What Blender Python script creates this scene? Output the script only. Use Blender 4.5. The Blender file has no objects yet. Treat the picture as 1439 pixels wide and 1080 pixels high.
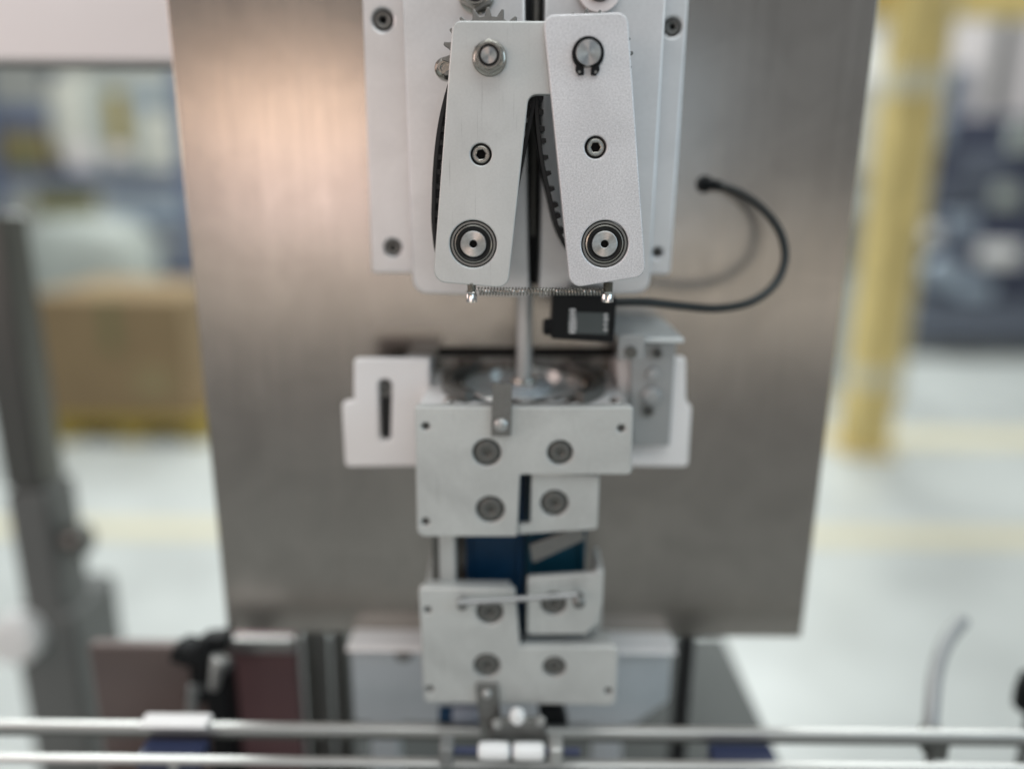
import bpy, math, random
from mathutils import Vector, Matrix
from mathutils.geometry import tessellate_polygon
random.seed(7)
D = bpy.data
COL = bpy.context.scene.collection
SC = bpy.context.scene
PI = math.pi

# ------------------------------------------------------------------ camera
CAM = Vector((0.0, 0.0, 1.35))
PITCH = math.radians(15.0)
ROLL = math.radians(0.6)
FPX = 1081.0                      # focal length in pixels of a 1439 px wide frame
R0 = Vector((1, 0, 0)); U0 = Vector((0, math.sin(PITCH), math.cos(PITCH))); FW = Vector((0, math.cos(PITCH), -math.sin(PITCH)))
RT = math.cos(ROLL) * R0 + math.sin(ROLL) * U0
UP = -math.sin(ROLL) * R0 + math.cos(ROLL) * U0
cd = D.cameras.new('camera'); cam = D.objects.new('camera', cd); COL.objects.link(cam)
m = Matrix((RT, UP, -FW)).transposed().to_4x4(); m.translation = CAM
cam.matrix_world = m
cd.sensor_width = 36.0; cd.lens = FPX / 1439 * 36.0
cd.clip_start = 0.01; cd.clip_end = 100
cd.dof.use_dof = True; cd.dof.focus_distance = 0.352; cd.dof.aperture_fstop = cd.lens / 18.0
cd.dof.aperture_blades = 0
SC.camera = cam

# ------------------------------------------------------------------ light
w = D.worlds.new('World'); SC.world = w; w.use_nodes = True
bg = w.node_tree.nodes['Background']; bg.inputs[0].default_value = (0.93, 0.97, 1.0, 1); bg.inputs[1].default_value = 0.23


def area(name, loc, target, sx, sy, power, color):
    l = D.lights.new(name, 'AREA'); l.shape = 'RECTANGLE'; l.size = sx; l.size_y = sy
    l.energy = power; l.color = color
    o = D.objects.new(name, l); COL.objects.link(o); o.location = loc
    o.rotation_euler = (Vector(target) - Vector(loc)).to_track_quat('-Z', 'Y').to_euler()
    return o


for i, (lx, ly, p) in enumerate([(-2.2, 3.6, 88), (2.2, 3.6, 55), (-2.2, 6.4, 110), (2.2, 6.4, 125), (-1.3, 0.6, 4), (1.3, 0.6, 1.5)]):
    area('ceiling_lamp', (lx, ly, 4.0), (lx, ly, 0), 1.4, 0.5, p, (0.95, 1.0, 0.98))
area('top_fill', (0.0, 0.30, 2.7), (0, 0.40, 1.3), 0.9, 0.5, 9, (0.96, 1.0, 1.0))  # added overhead fill that brightens top edges and ledges
area('front_fill', (0.25, -0.75, 2.75), (0.0, 0.4, 1.3), 1.6, 0.9, 10, (0.95, 1.0, 1.0))  # added soft fill from above and behind the camera
area('warm_reflection_lamp', (-0.52, -1.0, 1.49), (-0.12, 0.47, 1.37), 0.50, 0.15, 0.92, (1.0, 0.72, 0.53))  # added behind the camera so the panel mirrors a peach patch
area('warm_band_reflection_lamp', (0.1, -1.2, 1.08), (0.0, 0.47, 1.28), 2.4, 0.26, 1.5, (1.0, 0.90, 0.74))  # added strip, mirrored across the panel as a broad warm band
area('cool_reflection_lamp', (0.30, -1.0, 1.45), (0.08, 0.44, 1.35), 0.22, 0.40, 0.30, (0.62, 0.82, 1.0))  # added to give the right-hand plates a bluish reflection
area('pink_reflection_lamp', (-0.46, -1.0, 1.32), (-0.10, 0.47, 1.33), 0.54, 0.17, 0.66, (1.0, 0.80, 0.80))  # added under the peach one for a pinkish reflection in panel and left plates
area('pink_side_fill', (-1.5, -0.3, 1.75), (0.0, 0.4, 1.3), 0.7, 0.9, 6.8, (1.0, 0.79, 0.74))  # added fill that tints the plates pink from the left
area('cool_side_fill', (1.5, -0.4, 1.8), (0.0, 0.4, 1.3), 0.7, 0.9, 6.0, (0.62, 0.85, 1.0))  # added bluish fill from the right

SC.view_settings.view_transform = 'Standard'; SC.view_settings.look = 'None'
SC.view_settings.exposure = 0.0; SC.view_settings.gamma = 1.0
SC.render.engine = 'CYCLES'
SC.cycles.use_denoising = True
SC.cycles.max_bounces = 6; SC.cycles.caustics_reflective = False; SC.cycles.caustics_refractive = False
SC.cycles.sample_clamp_indirect = 4.0

# ------------------------------------------------------------------ pixel / metre helpers


def P(px, py, Y):
    d = RT * ((px - 719.5) / FPX) + UP * ((540 - py) / FPX) + FW
    return CAM + d * (Y / d.y)


def PZ(px, py, Z):
    d = RT * ((px - 719.5) / FPX) + UP * ((540 - py) / FPX) + FW
    return CAM + d * ((Z - CAM.z) / d.z)


def S(px, py, Y):                 # metres for one photo pixel at that place
    return (P(px, py, Y) - CAM).dot(FW) / FPX


def XZ(px, py, Y):
    p = P(px, py, Y); return (p.x, p.z)

# ------------------------------------------------------------------ materials


def mat(name, col, metallic=0.0, rough=0.5, speck=0.0, speck_scale=400, bump=0.0, bump_scale=800, stretch=None, coat=0.0,
        mottle=0.0, mottle_scale=6, trans=0.0, ior=1.45, aniso=0.0, rough_var=0.0, smudge=0.0, scratch=0.0):
    mt = D.materials.new(name); mt.use_nodes = True
    nt = mt.node_tree; b = nt.nodes['Principled BSDF']; L = nt.links.new
    b.inputs['Metallic'].default_value = metallic; b.inputs['Roughness'].default_value = rough
    b.inputs['Base Color'].default_value = (*col, 1); b.inputs['Coat Weight'].default_value = coat
    b.inputs['Transmission Weight'].default_value = trans; b.inputs['IOR'].default_value = ior
    b.inputs['Anisotropic'].default_value = aniso
    tc = nt.nodes.new('ShaderNodeTexCoord'); mp = nt.nodes.new('ShaderNodeMapping')
    L(tc.outputs['Object'], mp.inputs[0])
    if stretch: mp.inputs['Scale'].default_value = stretch
    src = None
    for amt, sc in ((speck, speck_scale), (mottle, mottle_scale)):
        if amt <= 0: continue
        n = nt.nodes.new('ShaderNodeTexNoise'); n.inputs['Scale'].default_value = sc; n.inputs['Detail'].default_value = 4
        L(mp.outputs[0], n.inputs['Vector'])
        mr = nt.nodes.new('ShaderNodeMapRange'); mr.inputs[1].default_value = 0.3; mr.inputs[2].default_value = 0.7
        mr.inputs[3].default_value = 1 - amt; mr.inputs[4].default_value = 1 + amt
        L(n.outputs['Fac'], mr.inputs[0])
        mx = nt.nodes.new('ShaderNodeMix'); mx.data_type = 'RGBA'; mx.blend_type = 'MULTIPLY'; mx.inputs[0].default_value = 1
        if src is None: mx.inputs[6].default_value = (*col, 1)
        else: L(src, mx.inputs[6])
        L(mr.outputs[0], mx.inputs[7]); src = mx.outputs[2]
    if smudge > 0:            # wiped patches and grease, large and soft
        n = nt.nodes.new('ShaderNodeTexNoise'); n.inputs['Scale'].default_value = 22; n.inputs['Detail'].default_value = 6; n.inputs['Distortion'].default_value = 0.8
        L(tc.outputs['Object'], n.inputs['Vector'])
        mr = nt.nodes.new('ShaderNodeMapRange'); mr.inputs[1].default_value = 0.35; mr.inputs[2].default_value = 0.62
        mr.inputs[3].default_value = 1 - smudge; mr.inputs[4].default_value = 1 + smudge * 0.6
        L(n.outputs['Fac'], mr.inputs[0])
        mx = nt.nodes.new('ShaderNodeMix'); mx.data_type = 'RGBA'; mx.blend_type = 'MULTIPLY'; mx.inputs[0].default_value = 1
        if src is None: mx.inputs[6].default_value = (*col, 1)
        else: L(src, mx.inputs[6])
        L(mr.outputs[0], mx.inputs[7]); src = mx.outputs[2]
    if scratch > 0:           # thin hairline scratches
        m2 = nt.nodes.new('ShaderNodeMapping'); m2.inputs['Scale'].default_value = (1200, 1200, 28); m2.inputs['Rotation'].default_value = (0, 0.5, 0)
        L(tc.outputs['Object'], m2.inputs[0])
        n = nt.nodes.new('ShaderNodeTexNoise'); n.inputs['Scale'].default_value = 1.0; n.inputs['Detail'].default_value = 2
        L(m2.outputs[0], n.inputs['Vector'])
        mr = nt.nodes.new('ShaderNodeMapRange'); mr.inputs[1].default_value = 0.66; mr.inputs[2].default_value = 0.74
        mr.inputs[3].default_value = 1.0; mr.inputs[4].default_value = 1 - scratch * 2
        L(n.outputs['Fac'], mr.inputs[0])
        mx = nt.nodes.new('ShaderNodeMix'); mx.data_type = 'RGBA'; mx.blend_type = 'MULTIPLY'; mx.inputs[0].default_value = 1
        if src is None: mx.inputs[6].default_value = (*col, 1)
        else: L(src, mx.inputs[6])
        L(mr.outputs[0], mx.inputs[7]); src = mx.outputs[2]
    if src is not None: L(src, b.inputs['Base Color'])
    if rough_var > 0:
        n = nt.nodes.new('ShaderNodeTexNoise'); n.inputs['Scale'].default_value = 14; n.inputs['Detail'].default_value = 5
        L(mp.outputs[0], n.inputs['Vector'])
        mr = nt.nodes.new('ShaderNodeMapRange'); mr.inputs[1].default_value = 0.3; mr.inputs[2].default_value = 0.7
        mr.inputs[3].default_value = rough - rough_var; mr.inputs[4].default_value = rough + rough_var
        L(n.outputs['Fac'], mr.inputs[0]); L(mr.outputs[0], b.inputs['Roughness'])
    if bump > 0:
        n = nt.nodes.new('ShaderNodeTexNoise'); n.inputs['Scale'].default_value = bump_scale; n.inputs['Detail'].default_value = 3
        L(mp.outputs[0], n.inputs['Vector'])
        bp = nt.nodes.new('ShaderNodeBump'); bp.inputs['Strength'].default_value = bump; bp.inputs['Distance'].default_value = 0.0002
        L(n.outputs['Fac'], bp.inputs['Height']); L(bp.outputs[0], b.inputs['Normal'])
    return mt


M = {}
M['alu'] = mat('satin_aluminium', (0.63, 0.645, 0.635), 0.55, 0.44, speck=0.03, smudge=0.07, scratch=0.10, speck_scale=900, mottle=0.04, mottle_scale=25, rough_var=0.05)
M['alu_grain'] = mat('blasted_aluminium', (0.73, 0.725, 0.74), 0.5, 0.46, speck=0.16, speck_scale=1300, bump=0.9, smudge=0.06, bump_scale=1700, mottle=0.03, mottle_scale=40)
M['alu_plate'] = mat('anodised_plate', (0.72, 0.72, 0.725), 0.5, 0.38, speck=0.03, speck_scale=500, mottle=0.04, mottle_scale=15, smudge=0.06)
M['alu_box'] = mat('milled_aluminium', (0.64, 0.655, 0.635), 0.45, 0.46, speck=0.04, smudge=0.10, scratch=0.10, speck_scale=500, mottle=0.05, mottle_scale=18)
M['wing'] = mat('pale_bracket_paint', (0.88, 0.86, 0.85), 0.0, 0.5, mottle=0.04, mottle_scale=20)
M['steel'] = mat('machined_steel', (0.40, 0.385, 0.35), 1.0, 0.26, speck=0.10, speck_scale=900)
M['steel_end'] = mat('turned_shaft_end', (0.46, 0.46, 0.45), 1.0, 0.30, speck=0.10, speck_scale=900, aniso=0.9)
_nt = M['steel_end'].node_tree; _tg = _nt.nodes.new('ShaderNodeTangent'); _tg.direction_type = 'RADIAL'; _tg.axis = 'Y'
_nt.links.new(_tg.outputs[0], _nt.nodes['Principled BSDF'].inputs['Tangent'])
M['bolt_dark'] = mat('dark_bolt_head', (0.17, 0.17, 0.16), 0.7, 0.42, speck=0.1, speck_scale=600)
M['chrome'] = mat('polished_chrome', (0.75, 0.74, 0.72), 1.0, 0.12)
M['dark_steel'] = mat('dark_steel', (0.16, 0.16, 0.15), 0.9, 0.38, speck=0.1, speck_scale=600)
M['bolt_grey'] = mat('bolt_grey', (0.24, 0.24, 0.23), 0.8, 0.42, speck=0.08, speck_scale=600)
M['black'] = mat('black_plastic', (0.008, 0.009, 0.010), 0, 0.5, ior=1.3)
M['rubber'] = mat('black_rubber', (0.012, 0.012, 0.013), 0, 0.55, speck=0.15, speck_scale=600)
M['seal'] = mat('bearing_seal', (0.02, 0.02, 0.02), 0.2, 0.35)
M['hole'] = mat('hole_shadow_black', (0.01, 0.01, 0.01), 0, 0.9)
M['panel'] = mat('brushed_stainless', (0.44, 0.405, 0.37), 1.0, 0.25, speck=0.014, speck_scale=60, stretch=(14, 14, 0.35), smudge=0.08, rough_var=0.02)
M['blue'] = mat('blue_belt', (0.003, 0.042, 0.105), 0, 0.42, speck=0.1, speck_scale=300)
M['blue_green'] = mat('blue_green_belt', (0.004, 0.056, 0.095), 0, 0.42, speck=0.1, speck_scale=300)
M['white'] = mat('white_paint', (0.84, 0.78, 0.77), 0, 0.4, mottle=0.03)
M['floor'] = mat('white_floor_paint', (0.61, 0.635, 0.62), 0, 0.35, mottle=0.15, mottle_scale=2.2)
M['tape'] = mat('cream_floor_tape', (0.72, 0.67, 0.50), 0, 0.5, mottle=0.06, mottle_scale=5)
M['wall'] = mat('hall_wall', (0.50, 0.50, 0.47), 0, 0.8, mottle=0.05, mottle_scale=2)
M['carton'] = mat('corrugated_board', (0.30, 0.21, 0.115), 0, 0.8, mottle=0.10, mottle_scale=4)
M['yellow'] = mat('yellow_paint', (0.78, 0.61, 0.25), 0, 0.45, mottle=0.2, mottle_scale=7)
M['mustard'] = mat('mustard_paint', (0.36, 0.26, 0.04), 0, 0.5, mottle=0.08, mottle_scale=5)
M['navy'] = mat('navy_machine_paint', (0.085, 0.095, 0.145), 0.1, 0.4, mottle=0.15, mottle_scale=6)
M['slate'] = mat('slate_machine_paint', (0.17, 0.19, 0.24), 0.1, 0.45, mottle=0.15, mottle_scale=6)
M['rack_blue'] = mat('rack_blue', (0.13, 0.16, 0.25), 0, 0.5)
M['rack_orange'] = mat('rack_orange', (0.32, 0.25, 0.13), 0, 0.5)
M['sack'] = mat('woven_sack', (0.68, 0.67, 0.60), 0, 0.7, mottle=0.12, mottle_scale=6)
M['wrap'] = mat('wrapped_goods', (0.44, 0.47, 0.44), 0, 0.35, mottle=0.15, mottle_scale=5)
M['pale_blue'] = mat('pale_blue_crate', (0.36, 0.42, 0.50), 0, 0.5, mottle=0.1)
M['olive'] = mat('olive_board', (0.20, 0.19, 0.09), 0, 0.7, mottle=0.1)
M['column'] = mat('grey_column_paint', (0.16, 0.165, 0.16), 0.3, 0.45, mottle=0.08, mottle_scale=10)
M['deck'] = mat('dark_deck_steel', (0.050, 0.056, 0.054), 0.2, 0.45, mottle=0.1, mottle_scale=12)
M['brown'] = mat('brown_reflection_stainless', (0.15, 0.118, 0.11), 0.3, 0.45, mottle=0.1, mottle_scale=10)  # brown puts the reflections in the stainless sheet into its colour
M['maroon'] = mat('red_reflection_stainless', (0.23, 0.135, 0.14), 0.3, 0.45, mottle=0.1, mottle_scale=10)  # maroon paints the reds mirrored in the stainless sheet
M['trough'] = mat('trough_stainless', (0.68, 0.74, 0.78), 0.4, 0.38, mottle=0.06, mottle_scale=20)
M['rail'] = mat('rail_stainless', (0.50, 0.50, 0.485), 0.7, 0.38, mottle=0.04, mottle_scale=20)
M['rail_blue'] = mat('rail_clamp_blue', (0.03, 0.04, 0.09), 0, 0.4)
M['white_plastic'] = mat('white_plastic', (0.88, 0.89, 0.88), 0, 0.3)
M['block'] = mat('grey_block', (0.40, 0.41, 0.41), 0.4, 0.42, mottle=0.06, mottle_scale=30)
M['hose'] = mat('grey_hose', (0.20, 0.205, 0.20), 0, 0.4)
M['hose_light'] = mat('pale_grey_rod', (0.36, 0.37, 0.37), 0.1, 0.4)
M['cable'] = mat('cable_sheath', (0.010, 0.013, 0.013), 0, 0.42)
M['tape_grey'] = mat('sensor_label', (0.085, 0.10, 0.10), 0, 0.5)
M['print'] = mat('label_print', (0.75, 0.75, 0.75), 0, 0.5)
M['acrylic'] = mat('pale_acrylic', (0.60, 0.63, 0.63), 0.1, 0.25, mottle=0.06, mottle_scale=30)

# ------------------------------------------------------------------ object helpers
ORG = {}


def thing(name, label, cat, loc, group=None):
    o = D.objects.new(name, None); COL.objects.link(o); o.empty_display_size = 0.01
    o.location = loc; ORG[o] = Vector(loc)
    o['label'] = label; o['category'] = cat
    if group: o['group'] = group
    return o


def obj(name, vf, material, parent=None, label=None, cat=None, kind=None, group=None, smooth=True, angle=35):
    """vf = (verts, faces) in world metres -> one mesh object"""
    v, f = vf
    if parent is not None: o0 = ORG[parent]
    else:
        xs = [p[0] for p in v]; ys = [p[1] for p in v]; zs = [p[2] for p in v]
        o0 = Vector(((min(xs) + max(xs)) / 2, (min(ys) + max(ys)) / 2, min(zs)))
    me = D.meshes.new(name); me.from_pydata([(p[0] - o0.x, p[1] - o0.y, p[2] - o0.z) for p in v], [], f)
    me.update()
    if smooth:
        me.polygons.foreach_set('use_smooth', [True] * len(me.polygons)); me.set_sharp_from_angle(angle=math.radians(angle))
    me.materials.append(M[material])
    o = D.objects.new(name, me); COL.objects.link(o); ORG[o] = o0
    if parent is not None: o.parent = parent
    else: o.location = o0
    if label: o['label'] = label
    if cat: o['category'] = cat
    if kind: o['kind'] = kind
    if group: o['group'] = group
    return o


def join(*parts):
    V, F = [], []
    for v, f in parts:
        n = len(V); V += list(v); F += [[i + n for i in q] for q in f]
    return V, F


def rpoly(pts, default=0.0, n=5):
    """pts [(x,y[,r])] -> rounded polygon"""
    out = []; N = len(pts)
    for i in range(N):
        p = Vector(pts[i][:2]); r = pts[i][2] if len(pts[i]) > 2 else default
        a = Vector(pts[i - 1][:2]); b = Vector(pts[(i + 1) % N][:2])
        if r <= 0: out.append((p.x, p.y)); continue
        u = (a - p).normalized(); v = (b - p).normalized()
        ang = math.acos(max(-1, min(1, u.dot(v))))
        t = min(r / math.tan(ang / 2), 0.48 * (a - p).length, 0.48 * (b - p).length); r = t * math.tan(ang / 2)
        c = p + (u + v).normalized() * (r / math.sin(ang / 2))
        s = p + u * t - c; e = p + v * t - c
        a0 = math.atan2(s.y, s.x); a1 = math.atan2(e.y, e.x)
        da = (a1 - a0 + PI) % (2 * PI) - PI
        for k in range(n + 1): out.append((c.x + r * math.cos(a0 + da * k / n), c.y + r * math.sin(a0 + da * k / n)))
    return out


def circ(cx, cy, r, n=40, ph=0.0):
    return [(cx + r * math.cos(2 * PI * k / n + ph), cy + r * math.sin(2 * PI * k / n + ph)) for k in range(n)]


def areasign(p): return sum(p[i - 1][0] * p[i][1] - p[i][0] * p[i - 1][1] for i in range(len(p)))


def inset(loop, b, inner):
    """offset towards the material; the outer loop is ccw, holes cw"""
    N = len(loop); out = []
    for i in range(N):
        p = Vector(loop[i]); a = Vector(loop[i - 1]); c = Vector(loop[(i + 1) % N])
        d1 = (p - a).normalized(); d2 = (c - p).normalized()
        n1 = Vector((-d1.y, d1.x)); n2 = Vector((-d2.y, d2.x)); nn = n1 + n2
        if nn.length < 1e-6: nn = n1
        nn.normalize(); k = max(0.5, nn.dot(n1))
        out.append(tuple(p + nn * (b / k)))
    return out


def slab(loops, thick, bevel, to3):
    """flat plate with holes. loops[0] outline, others holes, 2-D. to3(x, y, h): h is depth behind the front face"""
    V, F = [], []
    rings = []
    for i, lp in enumerate(loops):
        s = areasign(lp)
        if (i == 0 and s < 0) or (i > 0 and s > 0): lp = lp[::-1]
        b = bevel
        layers = [(inset(lp, b, i > 0), 0.0)]
        if b > 0: layers += [(inset(lp, b * 0.3, i > 0), b * 0.3), (lp, b)]
        layers += [(lp, thick)]
        idx = []
        for l2, h in layers:
            idx.append(list(range(len(V), len(V) + len(l2))))
            V += [to3(x, y, h) for x, y in l2]
        for a, c in zip(idx, idx[1:]):
            n = len(a)
            for k in range(n): F.append([a[k], c[k], c[(k + 1) % n], a[(k + 1) % n]])
        rings.append((layers, idx))
    for which in (0, -1):
        polys = [[Vector((x * 1000, y * 1000, 0)) for x, y in lay[which][0]] for lay, _ in rings]
        flat = []
        for _, idx in rings:
            for i in idx[which]: flat.append(len(V)); V.append(V[i])      # own corner points: the cap stays flat shaded
        for t in tessellate_polygon(polys):
            q = [flat[k] for k in t]
            F.append(q if which == 0 else q[::-1])
    return V, F


def frontY(Y): return lambda x, y, h: (x, Y + h, y)         # plate standing upright, seen from -Y
def topZ(Z): return lambda x, y, h: (x, y, Z - h)            # plate lying flat, seen from above


def px_loop(pts, Y, n=5):
    """[(px,py[,r_px])] -> rounded 2-D loop (x,z) on the plane y=Y"""
    q = []
    for p in pts:
        x, z = XZ(p[0], p[1], Y); r = (p[2] if len(p) > 2 else 0) * S(p[0], p[1], Y); q.append((x, z, r))
    return rpoly(q, n=n)


def px_circ(px, py, r, Y, n=40):
    x, z = XZ(px, py, Y); return circ(x, z, r * S(px, py, Y), n)


def lathe(c, profile, axis='Y', seg=40, close=True):
    """profile [(radius, h)]; h runs towards the camera for 'Y' and up for 'Z', to the right for 'X'"""
    V, F = [], []
    for r, h in profile:
        for k in range(seg):
            a = 2 * PI * k / seg; u, v = r * math.cos(a), r * math.sin(a)
            if axis == 'Y': V.append((c[0] + u, c[1] - h, c[2] + v))
            elif axis == 'Z': V.append((c[0] + u, c[1] + v, c[2] + h))
            else: V.append((c[0] + h, c[1] + u, c[2] + v))
    for j in range(len(profile) - 1):
        for k in range(seg):
            k2 = (k + 1) % seg
            F.append([j * seg + k, j * seg + k2, (j + 1) * seg + k2, (j + 1) * seg + k])
    if close:
        F.append(list(range(seg))[::-1]); F.append([(len(profile) - 1) * seg + k for k in range(seg)])
    return V, F


def box(x0, x1, y0, y1, z0, z1, b=0.0):
    """box with chamfered edges"""
    if b <= 0:
        V = [(x, y, z) for x in (x0, x1) for y in (y0, y1) for z in (z0, z1)]
        return V, [[0, 1, 3, 2], [4, 6, 7, 5], [0, 4, 5, 1], [2, 3, 7, 6], [0, 2, 6, 4], [1, 5, 7, 3]]
    lay = []
    V, F = [], []
    def ring(i, z):
        base = len(V)
        X0, X1, Y0, Y1 = x0 + i, x1 - i, y0 + i, y1 - i
        c = b
        V.extend([(X0 + c, Y0, z), (X1 - c, Y0, z), (X1, Y0 + c, z), (X1, Y1 - c, z), (X1 - c, Y1, z), (X0 + c, Y1, z), (X0, Y1 - c, z), (X0, Y0 + c, z)])
        return list(range(base, base + 8))
    rs = [ring(b, z0), ring(0, z0 + b), ring(0, z1 - b), ring(b, z1)]
    for a, c in zip(rs, rs[1:]):
        for k in range(8): F.append([a[k], a[(k + 1) % 8], c[(k + 1) % 8], c[k]])
    F.append(rs[0][::-1]); F.append(rs[-1])
    return V, F


def tube(pts, r, sides=10, caps=True, radii=None):
    pts = [Vector(p) for p in pts]; V, F = [], []
    up = None
    for i, p in enumerate(pts):
        t = (pts[min(i + 1, len(pts) - 1)] - pts[max(i - 1, 0)]).normalized()
        if up is None:
            up = Vector((0, 0, 1)) if abs(t.z) < 0.9 else Vector((0, 1, 0))
        n = (up - t * up.dot(t)).normalized(); bb = t.cross(n); up = n
        rr = radii[i] if radii else r
        for k in range(sides):
            a = 2 * PI * k / sides; V.append(tuple(p + n * rr * math.cos(a) + bb * rr * math.sin(a)))
    for i in range(len(pts) - 1):
        for k in range(sides):
            k2 = (k + 1) % sides
            F.append([i * sides + k, i * sides + k2, (i + 1) * sides + k2, (i + 1) * sides + k])
    if caps:
        F.append(list(range(sides))[::-1]); F.append([(len(pts) - 1) * sides + k for k in range(sides)])
    return V, F


def smooth_path(pts, n=10):
    pts = [Vector(p) for p in pts]; out = []
    for i in range(len(pts) - 1):
        p0 = pts[max(i - 1, 0)]; p1 = pts[i]; p2 = pts[i + 1]; p3 = pts[min(i + 2, len(pts) - 1)]
        for k in range(n):
            t = k / n
            out.append(0.5 * (2 * p1 + (p2 - p0) * t + (2 * p0 - 5 * p1 + 4 * p2 - p3) * t * t + (3 * p1 - p0 - 3 * p2 + p3) * t ** 3))
    out.append(pts[-1]); return out


def hexa(cx, cy, r, ph=0.0): return circ(cx, cy, r, 6, ph)


def socket_screw(parent, px, py, Y, r, name='screw', material='bolt_grey', hexr=0.45, h=0.003, dome=True):
    """cap screw with hex socket; Y is the front of the head"""
    x, z = XZ(px, py, Y); s = S(px, py, Y); r = r * s
    head = slab([circ(x, z, r, 28), hexa(x, z, r * hexr, px * 1.3)], h, r * 0.16, frontY(Y))
    o = obj(name, head, material, parent)
    x2 = circ(x, z, r * hexr * 1.02, 6, px * 1.3)
    bot = ([(a, Y + h * 0.8, b) for a, b in x2], [list(range(6))])
    obj('socket', bot, 'hole', o)
    return o

# ================================================================== the setting
FLOORZ = 0.0
obj('floor', slab([[(-9, -3), (9, -3), (9, 9), (-9, 9)]], 0.02, 0, topZ(0.0)), 'floor', kind='structure', smooth=False)
obj('wall_back', box(-9, 9, 8.6, 8.8, 0.0, 4.6), 'wall', kind='structure', smooth=False)


def tape(pts, name='floor_tape'):
    q = [PZ(x, y, 0.004) for x, y in pts]
    obj(name, slab([[(p.x, p.y) for p in q]], 0.003, 0, topZ(0.004)), 'tape', kind='structure', smooth=False)


a = PZ(60, 728, 0.004).y; b = PZ(60, 752, 0.004).y
obj('floor_tape', slab([[(-5, b), (5, b), (5, a), (-5, a)]], 0.003, 0, topZ(0.004)), 'tape', kind='structure', smooth=False)
a = PZ(1300, 603, 0.004).y; b = PZ(1300, 626, 0.004).y
obj('floor_tape', slab([[(0.6, b), (6, b), (6, a), (0.6, a)]], 0.003, 0, topZ(0.004)), 'tape', kind='structure', smooth=False)

# ================================================================== machine base and back panel
PY = 0.473
bt = thing('machine_base', 'dark steel machine base with a flat deck below the tall panel', 'machine base', (0, 0.5, 0))
DZ = 0.90
xr = PZ(1015, 890, DZ).x; yb = PZ(1015, 893, DZ).y
xl = PZ(122, 905, DZ).x
obj('deck', box(-0.215, xr, 0.30, yb, DZ - 0.02, DZ, 0.002), 'deck', bt)
obj('cabinet', box(-0.20, xr - 0.012, 0.33, yb - 0.02, 0.0, DZ - 0.0205, 0.004), 'deck', bt)
xl = XZ(122, 906, 0.505)[0] - 0.004
obj('side_shelf', box(xl, -0.2155, 0.36, 0.56, DZ - 0.016, DZ - 0.002, 0.002), 'brown', bt)
obj('shelf_bracket', box(xl + 0.02, -0.201, 0.50, 0.53, DZ - 0.12, DZ - 0.0165, 0.002), 'deck', bt)
q0 = XZ(322, 893, 0.50); q1 = XZ(424, 1035, 0.50)
ms = obj('splash_plate', box(q0[0], q1[0], 0.50, 0.512, DZ - 0.0018, q0[1], 0.0015), 'maroon', bt)
q2 = XZ(122, 906, 0.505)
obj('splash_plate', box(q2[0], q0[0] - 0.001, 0.505, 0.515, DZ - 0.0018, q2[1], 0.0015), 'brown', bt)
obj('rim', box(q0[0] - 0.001, q1[0] + 0.001, 0.494, 0.4995, q0[1] - 0.010, q0[1] + 0.001, 0.001), 'rail', ms)

pn = thing('back_panel', 'tall brushed stainless steel back panel behind the gripper mechanism', 'panel', (0, PY, 1.0))
out = [XZ(x, y, PY) for x, y in ((232, -40), (1241.5, -40), (1125, 891), (318, 891))]
xL = (out[0][0] + out[3][0]) / 2; xR = (out[1][0] + out[2][0]) / 2; zT = out[0][1] + 0.06; zB = XZ(720, 891, PY)[1]
hole = [XZ(x, y, PY) for x, y in ((616, 488), (866, 488), (866, 501), (616, 501))]
obj('sheet', slab([rpoly([(xL, zB, .002), (xR, zB, .002), (xR, zT, .002), (xL, zT, .002)], n=3), rpoly([(*h, 0.002) for h in hole], n=3)], 0.004, 0.0006, frontY(PY)), 'panel', pn)
hx0, hz1 = hole[0]; hx1, hz0 = hole[2]
obj('slot_dark_backing', box(hx0 - 0.01, hx1 + 0.01, PY + 0.0045, PY + 0.07, hz0 - 0.01, hz1 + 0.02), 'hole', pn)  # unseen black block added so the slot reads dark
for xx in (xL + 0.004, xR - 0.004):
    s = 1 if xx < 0 else -1
    obj('folded_edge', box(min(xx, xx + s * 0.003), max(xx, xx + s * 0.003), PY + 0.0045, PY + 0.02, zB + 0.002, zT - 0.002), 'panel', pn)
gx, gz = XZ(990, 259, PY)
obj('cable_grommet', lathe((gx, PY + 0.001, gz), [(0.0052, 0), (0.0052, 0.0015), (0.0044, 0.003), (0.003, 0.003)], 'Y', 24), 'rubber', pn)
# frame that carries the panel, standing on the deck
for px, mname in ((436, 'dark_steel'), (476, 'dark_steel')):
    x0 = XZ(px - 7, 960, 0.50)[0]; x1 = XZ(px + (7 if px < 450 else 11), 960, 0.50)[0]
    obj('post', box(x0, x1, 0.50, 0.52, DZ + 0.0002, zT - 0.05, 0.001), mname, pn)
x0 = XZ(453, 960, 0.50)[0]
obj('guide_rod', tube([(x0, 0.505, DZ + 0.0002), (x0, 0.505, zB + 0.1)], 0.0042, 14), 'bolt_grey', pn)
x0 = XZ(955, 960, 0.50)[0]; x1 = XZ(972, 960, 0.50)[0]
obj('post', box(x0, x1, 0.50, 0.52, DZ + 0.0002, zT - 0.05, 0.001), 'rubber', pn)

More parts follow.
